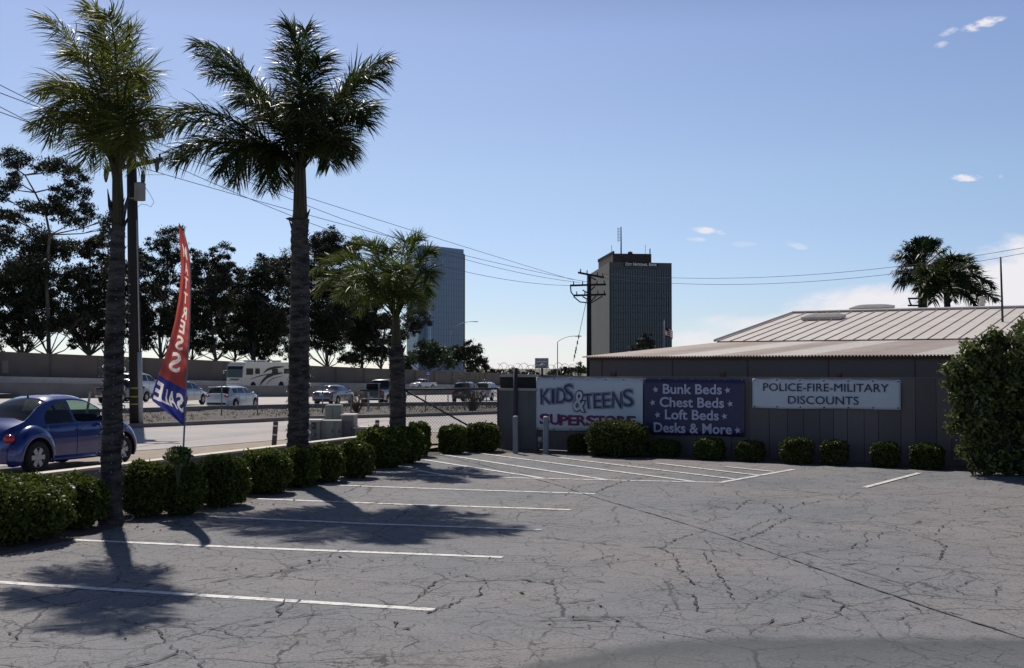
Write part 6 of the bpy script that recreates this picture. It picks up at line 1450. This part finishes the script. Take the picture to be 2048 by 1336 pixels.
# ---- feather flag
def feather():
    Y=17.35; O=D(367,1010,Y); O=Vector((O.x,Y,0)); e=empty('feather_flag',O,0,'tall red and blue feather flag with mirrored sale lettering','feather flag')
    pole=[(366,1016),(367,893),(370,830),(373,760),(378,680),(381,600),(381,540),(377,500),(369,468),(358,446)]
    f=MB(); P_=[D(x,y,Y)-O for x,y in pole]; P_[0].z=0; f.tube(P_,[.014,.014,.013,.012,.011,.009,.008,.007,.006,.005],8); f.build('flag_pole',mat('flag_pole_grey',(.22,.24,.27),None,3,.4,0,.4),e,True)
    R_E=[(447,358),(468,368),(500,376),(540,380),(600,380),(680,377),(760,372),(800,370),(850,367)]; L_E=[(447,357.5),(470,358.5),(500,361),(530,362),(560,361),(600,357),(640,350),(680,340),(710,331),(748,317),(775,308),(795,303),(802,305),(825,335),(850,366)]
    def edge(E,y): return float(np.interp(y,[a for a,_ in E],[b_ for _,b_ in E]))
    def pt(u,y,off=0.0):
        xl=edge(L_E,y); xr=edge(R_E,y); x=xl+(xr-xl)*u
        fold=.055*math.sin(u*5.2+y*.012)*(1-u)*(min(1,(y-447)/120))+.03*math.sin(u*11+y*.02)*(u*(1-u))*4*.6
        return D(x,y,Y-.0+fold+off)-O
    def bound(u): return 749+(u)*30
    m_rf=mat('flag_red_cloth',(.52,.095,.08),(.46,.085,.07),3,.75,transl=.55,lo=.3,hi=.7); m_bf=mat('flag_blue_cloth',(.05,.06,.30),(.045,.05,.25),3,.75,transl=.5); m_wf=mat('flag_white_print',(.9,.86,.8),(.88,.84,.78),3,.7,transl=.6)
    import bmesh
    NU,NY=120,440; cls=np.zeros((NY,NU),dtype=np.int8); uc=(np.arange(NU)+.5)/NU; yc=447+(np.arange(NY)+.5)/NY*403
    UU,YY=np.meshgrid(uc,yc); cls[YY>bound(UU)]=1
    def stamp(ch,u0,u1,y0,y1,bold,val,sk):
        cu=bpy.data.curves.new('t','FONT'); cu.body=ch; cu.size=1; cu.offset=bold; cu.resolution_u=3
        o=bpy.data.objects.new('t',cu); COL.objects.link(o); me=bpy.data.meshes.new_from_object(o.evaluated_get(bpy.context.evaluated_depsgraph_get()))
        bpy.data.objects.remove(o); bpy.data.curves.remove(cu)
        bm=bmesh.new(); bm.from_mesh(me); bmesh.ops.triangulate(bm,faces=bm.faces); xs=[v.co.x for v in bm.verts]; ys=[v.co.y for v in bm.verts]; ax,bx,ay,by=min(xs),max(xs),min(ys),max(ys)
        S=(u1-UU)/(u1-u0)*(bx-ax)+ax; T=(y1-(YY-(UU-.1)*sk))/(y1-y0)*(by-ay)+ay
        for f_ in bm.faces:
            (x1,y1_),(x2,y2_),(x3,y3_)=[(v.co.x,v.co.y) for v in f_.verts]
            dd=(y2_-y3_)*(x1-x3)+(x3-x2)*(y1_-y3_)
            if abs(dd)<1e-9: continue
            a_=((y2_-y3_)*(S-x3)+(x3-x2)*(T-y3_))/dd; b_=((y3_-y1_)*(S-x3)+(x1-x3)*(T-y3_))/dd
            cls[(a_>=0)&(b_>=0)&(a_+b_<=1)]=val
        bm.free(); bpy.data.meshes.remove(me)
    for ch,u0,u1,y0,y1 in (('E',.05,.29,762,799),('L',.30,.46,767,800),('A',.47,.70,766,799),('S',.72,.95,762,799)):
        stamp(ch,u0-.01,u1+.01,y0-1,y1+1,.05,3,34); stamp(ch,u0,u1,y0,y1,.03,2,34)
    for ch,u0,u1,y0,y1 in (('S',.28,.74,698,736),('S',.34,.74,664,692),('E',.40,.74,632,658),('R',.44,.80,604,628),('T',.42,.78,576,598),('T',.42,.78,546,568),('A',.42,.80,516,540),('M',.35,.80,482,508)):
        stamp(ch,u0,u1,y0,y1,.02,2,18)
    G_=np.array([[tuple(pt(j/NU,min(447+i/NY*403,849.8))) for j in range(NU+1)] for i in range(NY+1)]).reshape(-1,3)
    for val,nm,m in ((0,'red_cloth',m_rf),(1,'blue_cloth',m_bf),(2,'white_lettering',m_wf),(3,'letter_outline',mat('flag_letter_edge',(.02,.02,.06),None,3,.7))):
        ii,jj=np.nonzero(cls==val); q=np.stack([ii*(NU+1)+jj,ii*(NU+1)+jj+1,(ii+1)*(NU+1)+jj+1,(ii+1)*(NU+1)+jj],axis=1)
        used,inv=np.unique(q,return_inverse=True); raw_mesh(nm,G_[used],inv.reshape(q.shape),m,e,True)
feather()
# hose on the ground by the front palm
f=MB(); P_=[U(x,y,.015) for x,y in ((238,1033),(250,1026),(262,1028),(268,1033),(262,1040),(250,1042))]; f.tube(resample(P_,24),.010,6)
tag(f.build('garden_hose',m_conc,None,True),'short curl of pale hose on the soil beside the front palm','hose')
